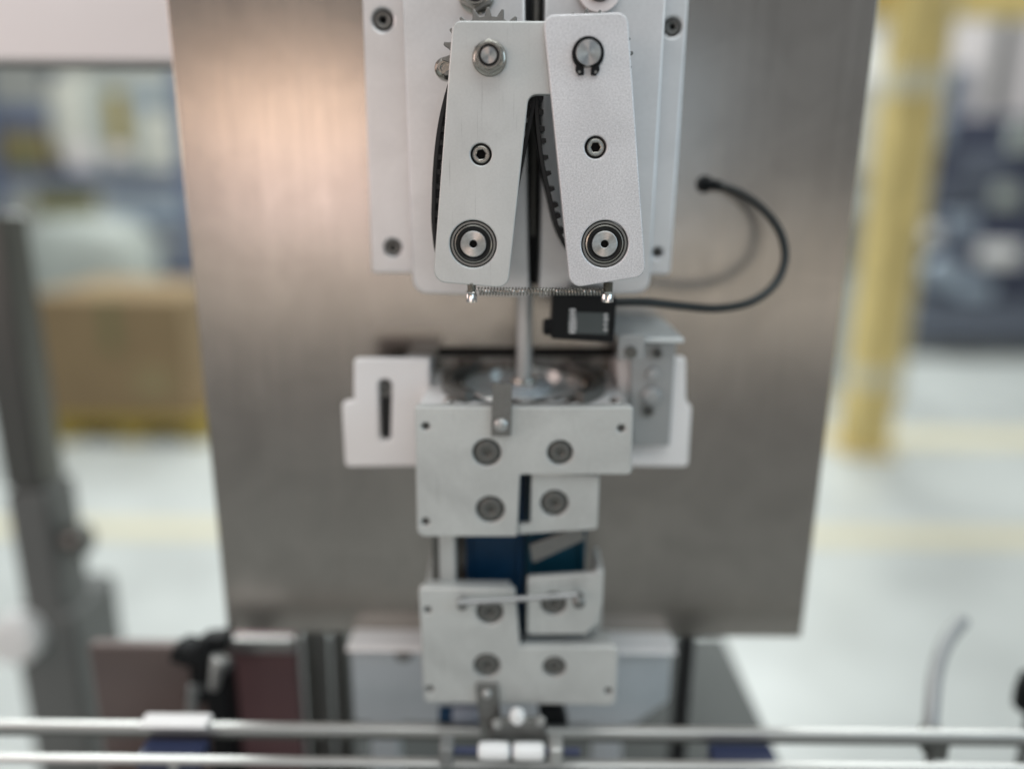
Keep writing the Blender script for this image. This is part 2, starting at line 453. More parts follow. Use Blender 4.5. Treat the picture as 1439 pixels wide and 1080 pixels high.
# white cabinet upper left, behind the panel
cb = thing('control_cabinet', 'white painted control cabinet behind the panel at the upper left', 'cabinet', (-0.4, 0.62, 1.4))
zc = XZ(120, 88, 0.60)[1]
obj('body', box(-0.78, -0.12, 0.60, 0.625, zc, zc + 0.5, 0.003), 'white', cb)
obj('bottom_lip', box(-0.775, -0.125, 0.606, 0.62, zc - 0.003, zc - 0.0003, 0.001), 'column', cb)
obj('mounting_bar', box(-0.165, -0.14, 0.4935, 0.5995, zc + 0.05, zc + 0.08, 0.001), 'column', cb)

# ================================================================== mounting plates behind the arms
SY = 0.438
tl = thing('mounting_strip', 'pinkish aluminium mounting strip with two recessed screws at the left of the head', 'mounting strip', (*P(540, 384, SY),), 'outer mounting strips')
obj('strip', slab([px_loop([(507, -60), (620, -60), (620, 384, 3), (522, 384, 6)], SY), px_circ(538, 28, 15, SY), px_circ(552, 348, 12, SY)], PY - SY - 0.0005, 0.0012, frontY(SY)), 'alu_plate', tl)
for x, y in ((538, 28), (552, 348)): socket_screw(tl, x, y, SY + 0.004, 12 if y < 100 else 10, hexr=0.5, material='bolt_grey')
tr = thing('mounting_strip', 'cool grey aluminium mounting strip with two small screws at the right of the head', 'mounting strip', (*P(930, 384, SY),), 'outer mounting strips')
obj('strip', slab([px_loop([(860, -60), (972, -60), (942, 386, 6), (860, 386, 3)], SY), px_circ(945, 38, 13, SY), px_circ(924, 355, 7, SY)], PY - SY - 0.0005, 0.0012, frontY(SY)), 'alu_plate', tr)
socket_screw(tr, 945, 38, SY + 0.004, 10, hexr=0.5)
socket_screw(tr, 924, 355, SY + 0.004, 5.5, hexr=0.5, material='dark_steel')

IY = 0.415
il = thing('slide_plate', 'left upright slide plate with rounded lower corner behind the left gripper arm', 'slide plate', (*P(660, 414, IY),), 'inner slide plates')
obj('plate', slab([px_loop([(563, -60), (737, -60), (744, 417, 5), (580, 412, 20)], IY)], SY - IY - 0.0005, 0.0012, frontY(IY)), 'alu_plate', il)
ir = thing('slide_plate', 'right upright slide plate with rounded lower corner behind the right gripper arm', 'slide plate', (*P(840, 414, IY),), 'inner slide plates')
obj('plate', slab([px_loop([(767, -60), (940, -60), (913, 413, 20), (757, 417, 5)], IY)], SY - IY - 0.0005, 0.0012, frontY(IY)), 'alu_plate', ir)
# black backing that paints the shade in the gap between the slide plates, plus a rod
gb = thing('gap_shade', 'narrow black backing painting the shade in the gap between the two slide plates', 'bar', (*P(750, 400, IY + 0.008),))
x0 = XZ(742, 200, IY)[0]; x1 = XZ(762, 200, IY)[0]
obj('bar', box(x0 - 0.002, x1 + 0.002, SY + 0.001, PY - 0.001, XZ(750, 400, SY)[1], XZ(750, -80, SY)[1]), 'rubber', gb)
obj('rod', tube([((x0 + x1) / 2, SY - 0.006, XZ(750, 330, SY)[1]), ((x0 + x1) / 2, SY - 0.006, XZ(750, -80, SY)[1])], 0.0022, 14), 'dark_steel', gb)

# head bolts peeking over the arms, sitting on the slide plates


def flange_nut(parent, px, py, Y, r, name='flange_nut', stud=0.5, h=0.009):
    """hex flange nut, Y = plate surface it sits on; returns the nut"""
    x, z = XZ(px, py, Y - h); s = S(px, py, Y - h); r *= s
    V1 = lathe((x, Y, z), [(r, 0.0002), (r, 0.0012), (r * 0.93, 0.002), (r * 0.80, 0.0026)], 'Y', 40)
    hx = slab([circ(x, z, r * 0.93, 6, PI / 6), circ(x, z, r * 0.62, 30)], h - 0.0024, r * 0.10, frontY(Y - h))
    # soften the hexagon into a chamfered crown
    crown = lathe((x, Y - h + 0.0006, z), [(r * 0.80, -0.001), (r * 0.78, 0.0004), (r * 0.70, 0.0014), (r * 0.60, 0.0014), (r * 0.58, 0.0)], 'Y', 40, close=False)
    o = obj(name, join(V1, hx, crown), 'steel', parent)
    obj('nylon_ring', lathe((x, Y - h + 0.001, z), [(r * 0.60, 0), (r * 0.58, 0.0010), (r * 0.50, 0.0010), (r * 0.50, 0)], 'Y', 36, close=False), 'seal', o)
    obj('stud', lathe((x, Y - h + 0.002, z), [(r * 0.50, 0), (r * 0.50, 0.0022), (r * 0.44, 0.0032)], 'Y', 32), 'steel_end', o)
    return o


tn = thing('head_nut', 'domed steel flange nut at the top above the sprocket, cut by the frame', 'nut', (*P(668, 0, IY),))
flange_nut(tn, 668, -14, IY, 26, h=0.012)
tw = thing('retaining_washer', 'pale open retaining washer above the right gripper arm', 'washer', (*P(842, 10, IY - 0.004),))
cx, cz = XZ(843, -16, IY - 0.006); s = S(843, 0, IY - 0.006)
ring = [(cx + 31 * s * math.cos(t), cz + 31 * s * math.sin(t)) for t in [math.radians(d) for d in range(-240, 61, 10)]]
ring += [(cx + 17 * s * math.cos(t), cz + 17 * s * math.sin(t)) for t in [math.radians(d) for d in range(60, -241, -10)]]
obj('clip', slab([ring], 0.002, 0.0004, frontY(IY - 0.006)), 'white', tw)
obj('pin', lathe((cx, IY - 0.0002, cz), [(16 * s, 0), (16 * s, 0.008), (14 * s, 0.009)], 'Y', 30), 'bolt_grey', tw)
obj('pin_collar', lathe((cx, IY - 0.0002, cz), [(22 * s, 0), (22 * s, 0.0036)], 'Y', 30), 'bolt_grey', tw)

# ================================================================== gripper arms
LY = 0.366; RY = 0.3595; TH = 0.006


def bearing(parent, px, py, Y):
    x, z = XZ(px, py, Y); s = S(px, py, Y)
    R = 32 * s
    c = (x, Y + 0.0056, z)
    b_ = obj('bearing', lathe(c, [(R * 0.995, 0), (R * 0.995, 0.0040), (R * 0.97, 0.0046), (R * 0.89, 0.0046), (R * 0.87, 0.0036)], 'Y', 56, close=False), 'bolt_grey', parent)
    obj('shield', lathe(c, [(R * 0.88, 0.0034), (R * 0.86, 0.0036), (R * 0.83, 0.0034)], 'Y', 56, close=False), 'seal', b_)
    obj('cage_ring', lathe(c, [(R * 0.84, 0.003), (R * 0.83, 0.0042), (R * 0.77, 0.0044), (R * 0.75, 0.003)], 'Y', 56, close=False), 'steel', b_)
    obj('seal', lathe(c, [(R * 0.76, 0.0034), (R * 0.74, 0.0038), (R * 0.60, 0.0033), (R * 0.55, 0.0026)], 'Y', 56, close=False), 'seal', b_)
    sh = slab([circ(x, z, R * 0.575, 44), circ(x, z, R * 0.16, 20)], 0.006, 0.0004, frontY(Y + 0.0008))
    so = obj('shaft', sh, 'steel_end', parent)
    obj('centre_hole', ([(a, Y + 0.0035, c) for a, c in circ(x, z, R * 0.165, 20)], [list(range(20))]), 'hole', so)


def counterbored_screw(parent, px, py, Y, r_hole, r_head):
    o = socket_screw(parent, px, py, Y + 0.0014, r_head, material='steel', hexr=0.52, h=0.004)
    x, z = XZ(px, py, Y); s = S(px, py, Y)
    obj('counterbore', ([(a, Y + 0.0050, c) for a, c in circ(x, z, r_hole * s * 1.03, 24)], [list(range(24))]), 'seal', parent)


def belt(parent, path_px, Y0, Y1, material='rubber', teeth=True, thick=6.0, tooth_name='belt_teeth'):
    pts = [Vector((*XZ(x, y, Y0), 0)) for x, y in path_px]
    n = len(pts); loop = []
    for i in range(n):
        p0, p1, p2, p3 = pts[i - 1], pts[i], pts[(i + 1) % n], pts[(i + 2) % n]
        for k in range(8):
            t = k / 8
            loop.append(0.5 * (2 * p1 + (p2 - p0) * t + (2 * p0 - 5 * p1 + 4 * p2 - p3) * t * t + (3 * p1 - p0 - 3 * p2 + p3) * t ** 3))
    l2 = [(p.x, p.y) for p in loop]
    if areasign(l2) < 0: l2 = l2[::-1]
    th = thick * S(700, 250, Y0)
    inn = inset(l2, th, False)
    o = obj('belt', slab([l2, inn], Y1 - Y0, 0.0003, frontY(Y0)), material, parent)
    if teeth:
        acc = 0; parts = []; pitch = 15.5 * S(700, 250, Y0); last = 0
        for i in range(len(inn)):
            a_, b_ = Vector(inn[i - 1]), Vector(inn[i]); acc += (b_ - a_).length
            if acc - last >= pitch:
                last = acc; d = (b_ - a_).normalized(); nn = Vector((-d.y, d.x)); hw = pitch * 0.28; hh = pitch * 0.42
                q = [b_ - d * hw - nn * 0.0003, b_ + d * hw - nn * 0.0003, b_ + d * hw * 0.6 + nn * hh, b_ - d * hw * 0.6 + nn * hh]
                parts.append(slab([[tuple(v) for v in q]], Y1 - Y0 - 0.001, 0, frontY(Y0 + 0.0005)))
        obj(tooth_name, join(*parts), material, o, kind='stuff', smooth=False)
    return o


def sprocket(parent, px, py, Y, r_px, nt, th, name='sprocket', material='bolt_grey', ph=0.0):
    x, z = XZ(px, py, Y); s = S(px, py, Y); ro = r_px * s; ri = (r_px - 11) * s; lp = []
    for k in range(nt):
        a0 = 2 * PI * k / nt + ph; st = 2 * PI / nt
        for f_, rr in ((-0.30, ri), (-0.17, ri + (ro - ri) * .55), (-0.08, ro), (0.08, ro), (0.17, ri + (ro - ri) * .55), (0.30, ri)):
            lp.append((x + rr * math.cos(a0 + f_ * st), z + rr * math.sin(a0 + f_ * st)))
    return obj(name, slab([lp], th, 0.0003, frontY(Y)), material, parent)


# ---- left arm
la = thing('gripper_arm', 'left gripper arm, smooth satin aluminium with a hex flange nut on top', 'gripper arm', (*P(665, 400, LY),), 'pair of pivoting gripper arms')
out = px_loop([(636, 29, 14), (800, 30, 4), (800, 133, 4), (743, 133, 13), (714, 405, 16), (608, 396, 18)], LY, 7)
obj('arm_plate', slab([out, px_circ(665, 343, 33, LY, 56), px_circ(676, 217, 15, LY, 36)], TH, 0.0006, frontY(LY)), 'alu', la)
bearing(la, 665, 343, LY)
counterbored_screw(la, 676, 217, LY, 15, 12.5)
flange_nut(la, 687, 78, LY, 25)
sprocket(la, 687, 82, LY + 0.012, 66, 20, 0.005, ph=0.02)
x, z = XZ(687, 80, LY); s = S(687, 80, LY)
obj('axle', lathe((x, IY - 0.0002, z), [(9 * s, 0), (9 * s, IY - LY - TH)], 'Y', 24), 'steel', la)
x, z = XZ(665, 343, LY)
obj('pulley', lathe((x, LY + 0.034, z), [(40 * s, 0), (40 * s, 0.024)], 'Y', 40), 'dark_steel', la)
belt(la, [(650, 62), (632, 108), (617, 165), (609.5, 220), (606.5, 275), (607, 325), (618, 368), (665, 392), (709, 365), (722, 300), (740, 210), (754, 130), (742, 75), (690, 45)], LY + 0.009, LY + 0.034)
dm = obj('domed_screw', lathe((*[XZ(624, 94, LY + 0.012)[0]], LY + 0.024, XZ(624, 94, LY + 0.012)[1]), [(16 * s, 0), (16 * s, 0.006), (14.5 * s, 0.0085), (9 * s, 0.0105), (6.5 * s, 0.0105), (6 * s, 0.0085), (0.5 * s, 0.0085)], 'Y', 30), 'steel', la)

# ---- right arm
ra = thing('gripper_arm', 'right gripper arm, grainy blasted aluminium with a black snap ring on its pin', 'gripper arm', (*P(850, 400, RY),), 'pair of pivoting gripper arms')
out = px_loop([(763, 21, 14), (882, 17, 16), (908, 388, 16), (801, 405, 17)], RY, 7)
obj('arm_plate', slab([out, px_circ(850, 343, 33, RY, 56), px_circ(837, 207, 15.5, RY, 36)], TH, 0.0006, frontY(RY)), 'alu_grain', ra)
bearing(ra, 850, 343, RY)
counterbored_screw(ra, 837, 207, RY, 15.5, 12.5)
# pin with snap ring
x, z = XZ(826, 76, RY); s = S(826, 76, RY)
obj('pivot_pin', lathe((x, RY - 0.0001, z), [(17.6 * s, 0), (17.6 * s, 0.0034), (16.4 * s, 0.0040), (0.3 * s, 0.0039)], 'Y', 44), 'steel_end', ra)
t0, t1 = math.radians(-73), math.radians(253)
N = 44
to0, to1 = math.radians(-44), math.radians(224)
o_ = [(x + 22.5 * s * math.cos(to0 + (to1 - to0) * k / N), z + 22.5 * s * math.sin(to0 + (to1 - to0) * k / N)) for k in range(N + 1)]
i_ = [(x + 17.8 * s * math.cos(t1 - (t1 - t0) * k / N), z + 17.8 * s * math.sin(t1 - (t1 - t0) * k / N)) for k in range(N + 1)]
lugR = [(x + 5 * s, z - 28 * s), (x + 12 * s, z - 29 * s), (x + 17 * s, z - 22 * s)]
lugL = [(x - 17 * s, z - 22 * s), (x - 12 * s, z - 29 * s), (x - 5 * s, z - 28 * s)]
sn = obj('snap_ring', slab([lugR + o_ + lugL + i_], 0.0016, 0.0003, frontY(RY - 0.0020)), 'black', ra)
for dx in (-11.5, 11.5):
    obj('lug_hole', ([(a, RY - 0.00204, c) for a, c in circ(x + dx * s, z - 24.5 * s, 2.0 * s, 12)], [list(range(12))]), 'bolt_grey', sn)
obj('ring_spacer', lathe((x, RY - 0.0001, z), [(18.2 * s, 0), (18.2 * s, 0.0004)], 'Y', 30), 'bolt_grey', ra)
sprocket(ra, 828, 80, RY + 0.018, 62, 20, 0.005, ph=0.1)
obj('axle', lathe((x, IY - 0.0002, z), [(9 * s, 0), (9 * s, IY - RY - TH)], 'Y', 24), 'steel', ra)
x2, z2 = XZ(850, 343, RY)
obj('pulley', lathe((x2, RY + 0.040, z2), [(34 * s, 0), (34 * s, 0.024)], 'Y', 40), 'dark_steel', ra)
belt(ra, [(770, 60), (755, 100), (751, 150), (757, 215), (769, 275), (786, 335), (820, 382), (850, 388), (885, 372), (893, 320), (886, 200), (878, 100), (860, 50), (815, 35)], RY + 0.016, RY + 0.040)

# ---- spring and its two screws
sp = thing('tension_spring', 'thin coiled steel tension spring stretched between the lower ends of both arms', 'spring', (*P(758, 409, LY + 0.002),))
pa = P(672, 409, LY + 0.002); pb = P(845, 410, LY + 0.002)
dx_ = pb - pa; turns = 40; sr = 5.2 * S(758, 409, LY); wr = 1.0 * S(758, 409, LY)
pts = []
for k in range(turns * 12 + 1):
    t = k / (turns * 12); a_ = 2 * PI * turns * t
    pts.append(pa + dx_ * t + Vector((0, sr * math.cos(a_), sr * math.sin(a_))))
obj('coil', tube(pts, wr, 6), 'steel', sp)
for e, sgn, sc_ in ((pa, -1, 663), (pb, 1, 853.5)):
    pe = P(sc_, 410, LY + 0.002)
    hk = [e + Vector((0, 0, sr)), e + Vector((sgn * 0.001, 0, sr * 0.3)), pe + Vector((-sgn * 0.001, -0.0028, 0)), pe + Vector((sgn * 0.0024, -0.0012, 0)), pe + Vector((sgn * 0.0022, 0.0018, 0)), pe + Vector((-sgn * 0.001, 0.0026, 0.0004))]
    obj('hook', tube(smooth_path(hk, 6), wr, 6), 'chrome', sp)
for px, who, ytop, k_ in ((663, 'left', 396, 1.0), (853.5, 'right', 396, 1.12)):
    sv = thing('spring_screw', 'small chrome cap screw holding the %s end of the spring' % who, 'screw', (*P(px, 420, LY + 0.003),), 'screws holding the spring')
    c = P(px, 424, LY + 0.002); top = P(px, ytop, LY + 0.002); s = S(px, 410, LY)
    hgt = top.z - c.z
    prof = []
    for j in range(10):
        h0 = hgt * (0.42 + 0.58 * j / 10); prof += [(5.6 * s * k_, h0), (6.6 * s * k_, h0 + hgt * 0.03)]
    obj('thread', lathe((c.x, c.y, c.z), prof, 'Z', 20), 'steel', sv)
    hd = []
    for k in range(22):
        a_ = 2 * PI * k / 22; rr = (7.6 if k % 2 else 7.0) * s * k_; hd.append((c.x + rr * math.cos(a_), c.y + rr * math.sin(a_)))
    obj('head', slab([hd], hgt * 0.42, 0.0004, topZ(c.z + hgt * 0.42)), 'chrome', sv)

# ================================================================== drive shaft, sensor, cable
dsh = thing('drive_shaft', 'slim vertical steel shaft running down into the upper belt box', 'shaft', (*P(736, 560, 0.432),))
p0 = P(740, 398, 0.432); p1 = P(735, 566, 0.432); s = S(735, 480, 0.432)
xm = P(737, 480, 0.432).x
obj('rod', tube([(xm, 0.432, p1.z), (xm, 0.432, p0.z)], 11 * s, 20), 'alu', dsh)
zc_ = P(735, 548, 0.432).z
obj('collar', lathe((xm, 0.432, zc_), [(17 * s, 0), (18 * s, 0.0015), (18 * s, 0.006), (16 * s, 0.0075)], 'Z', 28), 'steel', dsh)
obj('collar_screw', lathe((xm + 10 * s, 0.432 - 14 * s, zc_ + 0.004), [(5 * s, -0.002), (5 * s, 0.003), (4 * s, 0.0036)], 'Y', 16), 'chrome', dsh)

sy = 0.398
se = thing('photo_sensor', 'black photoelectric sensor box with a grey label below the right arm', 'sensor', (*P(820, 480, sy),))
out = px_loop([(777, 414, 3), (867, 418, 3), (863, 482, 3), (774, 476, 3)], sy)
obj('housing', slab([out], 0.018, 0.0008, frontY(sy)), 'black', se)
lab = obj('label_plate', slab([px_loop([(799, 438, 1), (856, 440, 1), (854, 470, 1), (798, 468, 1)], sy - 0.0004)], 0.0004, 0, frontY(sy - 0.0004)), 'tape_grey', se)
def mark(x0, y0, x1, y1, parent): obj('print_mark', slab([px_loop([(x0, y0), (x1, y0), (x1, y1), (x0, y1)], sy - 0.0006)], 0.00015, 0, frontY(sy - 0.0006)), 'print', parent, smooth=False)
for yy in (434, 440, 446, 452, 458, 464): mark(801 + random.uniform(-1, 1), yy, 811 + random.uniform(-3, 1), yy + 3.6, lab)
for yy in (441, 447, 454, 461): mark(849, yy, 853.5 + random.uniform(-1, 1), yy + 3.6, lab)
obj('knob', lathe((XZ(774, 462, sy)[0] + 0.001, sy + 0.006, XZ(774, 462, sy)[1]), [(0.0045, 0.0), (0.0045, -0.004), (0.003, -0.005)], 'X', 18), 'black', se)
obj('bracket_tab', slab([px_loop([(800, 400), (850, 402), (850, 417), (800, 415)], sy + 0.006)], 0.003, 0.0003, frontY(sy + 0.006)), 'column', se)

cp = [P(862, 424, sy + 0.010), P(905, 424, 0.412), P(960, 430, 0.420), P(1010, 433, 0.425), P(1055, 424, 0.430), P(1088, 400, 0.436), P(1103, 365, 0.442), P(1097, 328, 0.448), P(1075, 297, 0.454), P(1045, 274, 0.459), P(1015, 262, 0.464), P(990, 259, 0.4718)]
ob_ = thing('sensor_cable', 'black sensor cable looping from the sensor to a hole in the panel', 'cable', (*P(1000, 434, 0.42),))
obj('sheath', tube(smooth_path(cp, 10), 0.00235, 12), 'cable', ob_)
e0 = smooth_path(cp[-2:], 4)
obj('strain_relief', tube([P(1012, 261.5, 0.4645), P(1000, 259.5, 0.468), P(990, 259, 0.4717)], 0.0032, 14), 'black', ob_)

# ================================================================== upper belt box
BY = 0.385


def belt_bolt(parent, px, py, Y, r, hexr=0.32, name='roller_bolt', proud=0.003):
    x, z = XZ(px, py, Y); s = S(px, py, Y); r = r * s
    o = obj(name, slab([circ(x, z, r, 32), hexa(x, z, r * hexr, px * 1.7)], 0.0035, r * 0.18, frontY(Y + 0.0008)), 'bolt_dark', parent)
    obj('recess_floor', ([(a, Y + 0.0036, c) for a, c in circ(x, z, r * 1.2, 32)], [list(range(32))]), 'seal', o)
    obj('socket', ([(a, Y + 0.0024, c) for a, c in hexa(x, z, r * hexr * 1.02, px * 1.7)], [list(range(6))]), 'dark_steel', o)
    return o


ub = thing('belt_box', 'upper belt box with L-shaped aluminium front plate and round ring on top', 'belt box', (*P(735, 754, BY),), 'belt boxes')
fp = px_loop([(582, 571, 4), (890, 571, 5), (888, 667, 7), (731, 667, 3), (727, 754, 4), (586, 754, 12)], BY)
TB = 0.005
obj('front_plate', slab([fp, px_circ(598, 599, 5.5, BY, 20), px_circ(873, 602, 5.5, BY, 20), px_circ(598, 733, 5.5, BY, 20), px_circ(684, 636, 20, BY, 36), px_circ(787, 636, 18, BY, 36), px_circ(689, 716, 20, BY, 36)], TB, 0.0010, frontY(BY)), 'alu_box', ub)
for x, y in ((598, 599), (873, 602), (598, 733)): socket_screw(ub, x, y, BY + 0.001, 4.6, hexr=0.6, material='bolt_grey', name='corner_screw')
for x, y, r in ((684, 636, 17.5), (787, 636, 15.5), (689, 716, 17.5)): belt_bolt(ub, x, y, BY, r)
BY2 = BY + 0.0055
spl = slab([px_loop([(747, 664), (843, 668, 4), (840, 744, 6), (728, 751), (728, 737, 2), (745, 736, 2)], BY2), px_circ(779, 707, 19.5, BY2, 36)], 0.004, 0.0010, frontY(BY2))
obj('side_plate', spl, 'alu_box', ub)
belt_bolt(ub, 779, 707, BY2, 17)
tab = obj('clip_tab', slab([px_loop([(692, 538, 2), (720, 538, 2), (718, 613, 2), (690, 613, 2)], BY - 0.0025)], 0.0022, 0.0004, frontY(BY - 0.0025)), 'bolt_grey', ub)
x, z = XZ(704, 597, BY - 0.003); s = S(704, 597, BY)
obj('button_screw', lathe((x, BY - 0.0026, z), [(10 * s, 0), (9.5 * s, 0.001), (6 * s, 0.0022), (0.4 * s, 0.0026)], 'Y', 24), 'rail', tab)
# top plate with ring
zt = XZ(735, 573, BY)[1]
xa, xb = XZ(586, 573, BY)[0], XZ(886, 573, BY)[0]
y1 = PY - 0.001
xc = xm; yc = (BY + y1) / 2 + 0.006
Rr = 0.043
obj('top_plate', slab([[(xa, BY + TB + 0.0005), (xb, BY + TB + 0.0005), (xb, y1), (xa, y1)], circ(xc, yc, Rr - 0.002, 48)], 0.006, 0.0005, topZ(zt - 0.002)), 'wing', ub)
for sg in (-1, 1):
    an = [math.radians(-48 + 6 * k) for k in range(17)]
    lp_ = [(xc + sg * (Rr + 0.005) * math.cos(t_), yc + (Rr + 0.005) * math.sin(t_)) for t_ in an]
    lp_ += [(xc + sg * (Rr - 0.002) * math.cos(t_), yc + (Rr - 0.002) * math.sin(t_)) for t_ in an[::-1]]
    obj('guide_arc', slab([lp_], 0.0064, 0.0008, topZ(zt + 0.0045)), 'bolt_dark', ub)
obj('disc', lathe((xc, yc, zt - 0.003), [(0.004, 0.0), (Rr - 0.0035, 0.0), (Rr - 0.003, -0.002), (0.004, -0.002)], 'Z', 48, close=False), 'acrylic', ub)
obj('dish_rim', lathe((xc, yc, zt - 0.003), [(0.0385, 0.0001), (0.0385, 0.003), (0.0375, 0.004), (0.036, 0.004), (0.035, 0.003), (0.035, 0.0001)], 'Z', 56, close=False), 'chrome', ub)
obj('hub', lathe((xc, yc, zt - 0.003), [(0.016, 0), (0.016, 0.003), (0.012, 0.0045), (0.006, 0.0045)], 'Z', 36, close=False), 'trough', ub)
for dx, dy in ((-0.054, 0.030), (0.054, 0.030), (-0.040, -0.036), (0.050, -0.034)):
    obj('top_screw', lathe((xc + dx, yc + dy, zt - 0.002), [(0.004, 0.0001), (0.004, 0.002), (0.003, 0.003), (0.0004, 0.003)], 'Z', 18), 'chrome', ub)
# side walls, kept behind the front plate
zb1 = XZ(600, 752, BY)[1]; zb2 = XZ(800, 740, BY2)[1]
xw = XZ(590, 700, BY)[0]
obj('side_wall', box(xw, xw + 0.005, BY + TB + 0.0005, PY - 0.001, zb1 + 0.012, zt - 0.0085, 0.0005), 'alu_box', ub)
xw2 = XZ(882, 620, BY)[0]
obj('side_wall', box(xw2 - 0.005, xw2, BY + TB + 0.0005, PY - 0.001, XZ(880, 662, BY)[1] + 0.002, zt - 0.0085, 0.0005), 'alu_box', ub)

# blue belts running behind both boxes
for who, pxs, mname, nm in (('left', (655, 735), 'blue', 'deep blue'), ('right', (740, 822), 'blue_green', 'teal blue')):
    bb = thing('grip_belt', '%s rubber grip belt on the %s, seen between the two boxes' % (nm, who), 'belt', (*P(sum(pxs) / 2, 960, 0.39),), 'blue grip belts')
    yb0 = 0.412; yb1 = 0.442
    xa_ = XZ(pxs[0], 790, yb0)[0]; xb_ = XZ(pxs[1], 790, yb0)[0]
    z1_ = XZ(690, 615, yb0)[1]; z0_ = XZ(690, 965, yb0)[1]; rr = (xb_ - xa_) / 2
    st = rpoly([(xa_, z0_, rr * 0.97), (xb_, z0_, rr * 0.97), (xb_, z1_, rr * 0.97), (xa_, z1_, rr * 0.97)], n=12)
    st2 = inset(st if areasign(st) > 0 else st[::-1], 0.0028, False)
    obj('band', slab([st, st2], yb1 - yb0, 0.0004, frontY(yb0)), mname, bb)
    st3 = inset(st if areasign(st) > 0 else st[::-1], 0.0031, False)
    obj('core', slab([st3], yb1 - yb0 - 0.006, 0.0004, frontY(yb0 + 0.003)), mname, bb)

# post joining the boxes and the loose grey lever
po = thing('spacer_post', 'pale square spacer post between the upper and lower belt boxes', 'post', (*P(630, 825, 0.386),))
x0, x1 = XZ(617, 790, 0.396)[0], XZ(640, 790, 0.396)[0]
obj('post', box(x0, x1, 0.396, 0.406, XZ(630, 845, 0.396)[1], XZ(630, 740, 0.396)[1], 0.0008), 'alu_box', po)
obj('post_shim', box(x0 - 0.004, x0 - 0.0006, 0.398, 0.416, XZ(630, 840, 0.396)[1], XZ(630, 742, 0.396)[1], 0.0004), 'dark_steel', po)
lv = thing('lever_plate', 'grey slanted lever plate above the right blue belt', 'lever', (*P(780, 790, 0.385),))
obj('blade', slab([px_loop([(744, 766, 3), (818, 738, 3), (822, 758, 3), (748, 792, 4)], 0.396)], 0.003, 0.0005, frontY(0.396)), 'bolt_grey', lv)

# ================================================================== lower belt box
LB = 0.385
lb = thing('belt_box', 'lower belt box with stepped aluminium front plate just above the guide rail', 'belt box', (*P(735, 990, LB),), 'belt boxes')
fp = px_loop([(588, 826, 6), (724, 827, 8), (731, 909, 3), (869, 909, 5), (865, 991, 9), (596, 987, 9)], LB)
obj('front_plate', slab([fp, px_circ(601, 857, 5, LB, 20), px_circ(604, 968, 5, LB, 20), px_circ(855, 971, 5, LB, 20), px_circ(688, 860, 19, LB, 36), px_circ(684, 935, 18.5, LB, 36), px_circ(779, 937, 16, LB, 36)], TB, 0.0010, frontY(LB)), 'alu_box', lb)
for x, y in ((601, 857), (604, 968), (855, 971)): socket_screw(lb, x, y, LB + 0.001, 4.2, hexr=0.6, name='corner_screw')
for x, y, r in ((688, 860, 17), (684, 935, 16.5), (779, 937, 14)): belt_bolt(lb, x, y, LB, r)
obj('top_ledge', box(XZ(590, 830, LB)[0] + 0.002, XZ(722, 830, LB)[0] - 0.002, LB + TB + 0.0004, LB + 0.0135, XZ(650, 830, LB)[1] - 0.004, XZ(650, 830, LB)[1] - 0.0005, 0.0004), 'alu_box', lb)
obj('step_ledge', box(XZ(738, 912, LB)[0], XZ(862, 912, LB)[0], LB + TB + 0.0004, LB + 0.020, XZ(800, 912, LB)[1] - 0.004, XZ(800, 912, LB)[1] - 0.0005, 0.0004), 'alu_box', lb)
LB2 = LB + 0.0055
sp2 = obj('side_plate', slab([px_loop([(741, 812, 4), (836, 806, 3), (837, 801, 2), (849, 801, 3), (847, 850), (838, 876, 4), (824, 891, 4), (740, 892, 8)], LB2), px_circ(778, 848, 18, LB2, 36)], 0.004, 0.0010, frontY(LB2)), 'alu_box', lb)
obj('side_flange', box(XZ(840, 830, LB2)[0], XZ(848, 830, LB2)[0], LB2 + 0.0045, LB2 + 0.03, XZ(845, 885, LB2)[1], XZ(845, 803, LB2)[1], 0.0005), 'alu_box', lb)
belt_bolt(lb, 778, 848, LB2, 16)
xw = XZ(596, 900, LB)[0]
obj('side_wall', box(xw, xw + 0.005, LB + TB + 0.0005, 0.455, XZ(600, 982, LB)[1], XZ(600, 834, LB)[1], 0.0005), 'alu_box', lb)
obj('back_bar', box(xw + 0.006, XZ(860, 950, LB)[0], 0.445, 0.455, XZ(600, 980, LB)[1], XZ(600, 930, LB)[1], 0.0005), 'alu_box', lb)
obj('lower_tab', slab([px_loop([(668, 962, 3), (700, 962, 3), (704, 1010), (716, 1038, 3), (676, 1038, 3)], LB - 0.0025)], 0.0022, 0.0004, frontY(LB - 0.0025)), 'bolt_grey', lb)
x, z = XZ(684, 975, LB - 0.003); s = S(684, 975, LB)
obj('button_screw', lathe((x, LB - 0.0026, z), [(7 * s, 0), (6.5 * s, 0.001), (4 * s, 0.0020), (0.4 * s, 0.0022)], 'Y', 24), 'rail', lb)
tr_ = thing('trip_rod', 'thin grey rod lying across the front of the lower belt box', 'rod', (*P(728, 842, LB - 0.004),))
obj('rod', tube([P(644, 846, LB - 0.006), P(700, 843, LB - 0.006), P(812, 835, LB - 0.006)], 0.0016, 12), 'block', tr_)
obj('rod_eye', lathe(tuple(P(812, 838, LB - 0.0005)), [(0.0035, 0), (0.0035, 0.007), (0.0025, 0.008)], 'Y', 20), 'bolt_grey', tr_)
obj('rod_pin', lathe(tuple(P(650, 846, LB - 0.0005)), [(0.0028, 0), (0.0028, 0.004)], 'Y', 18), 'bolt_grey', tr_)

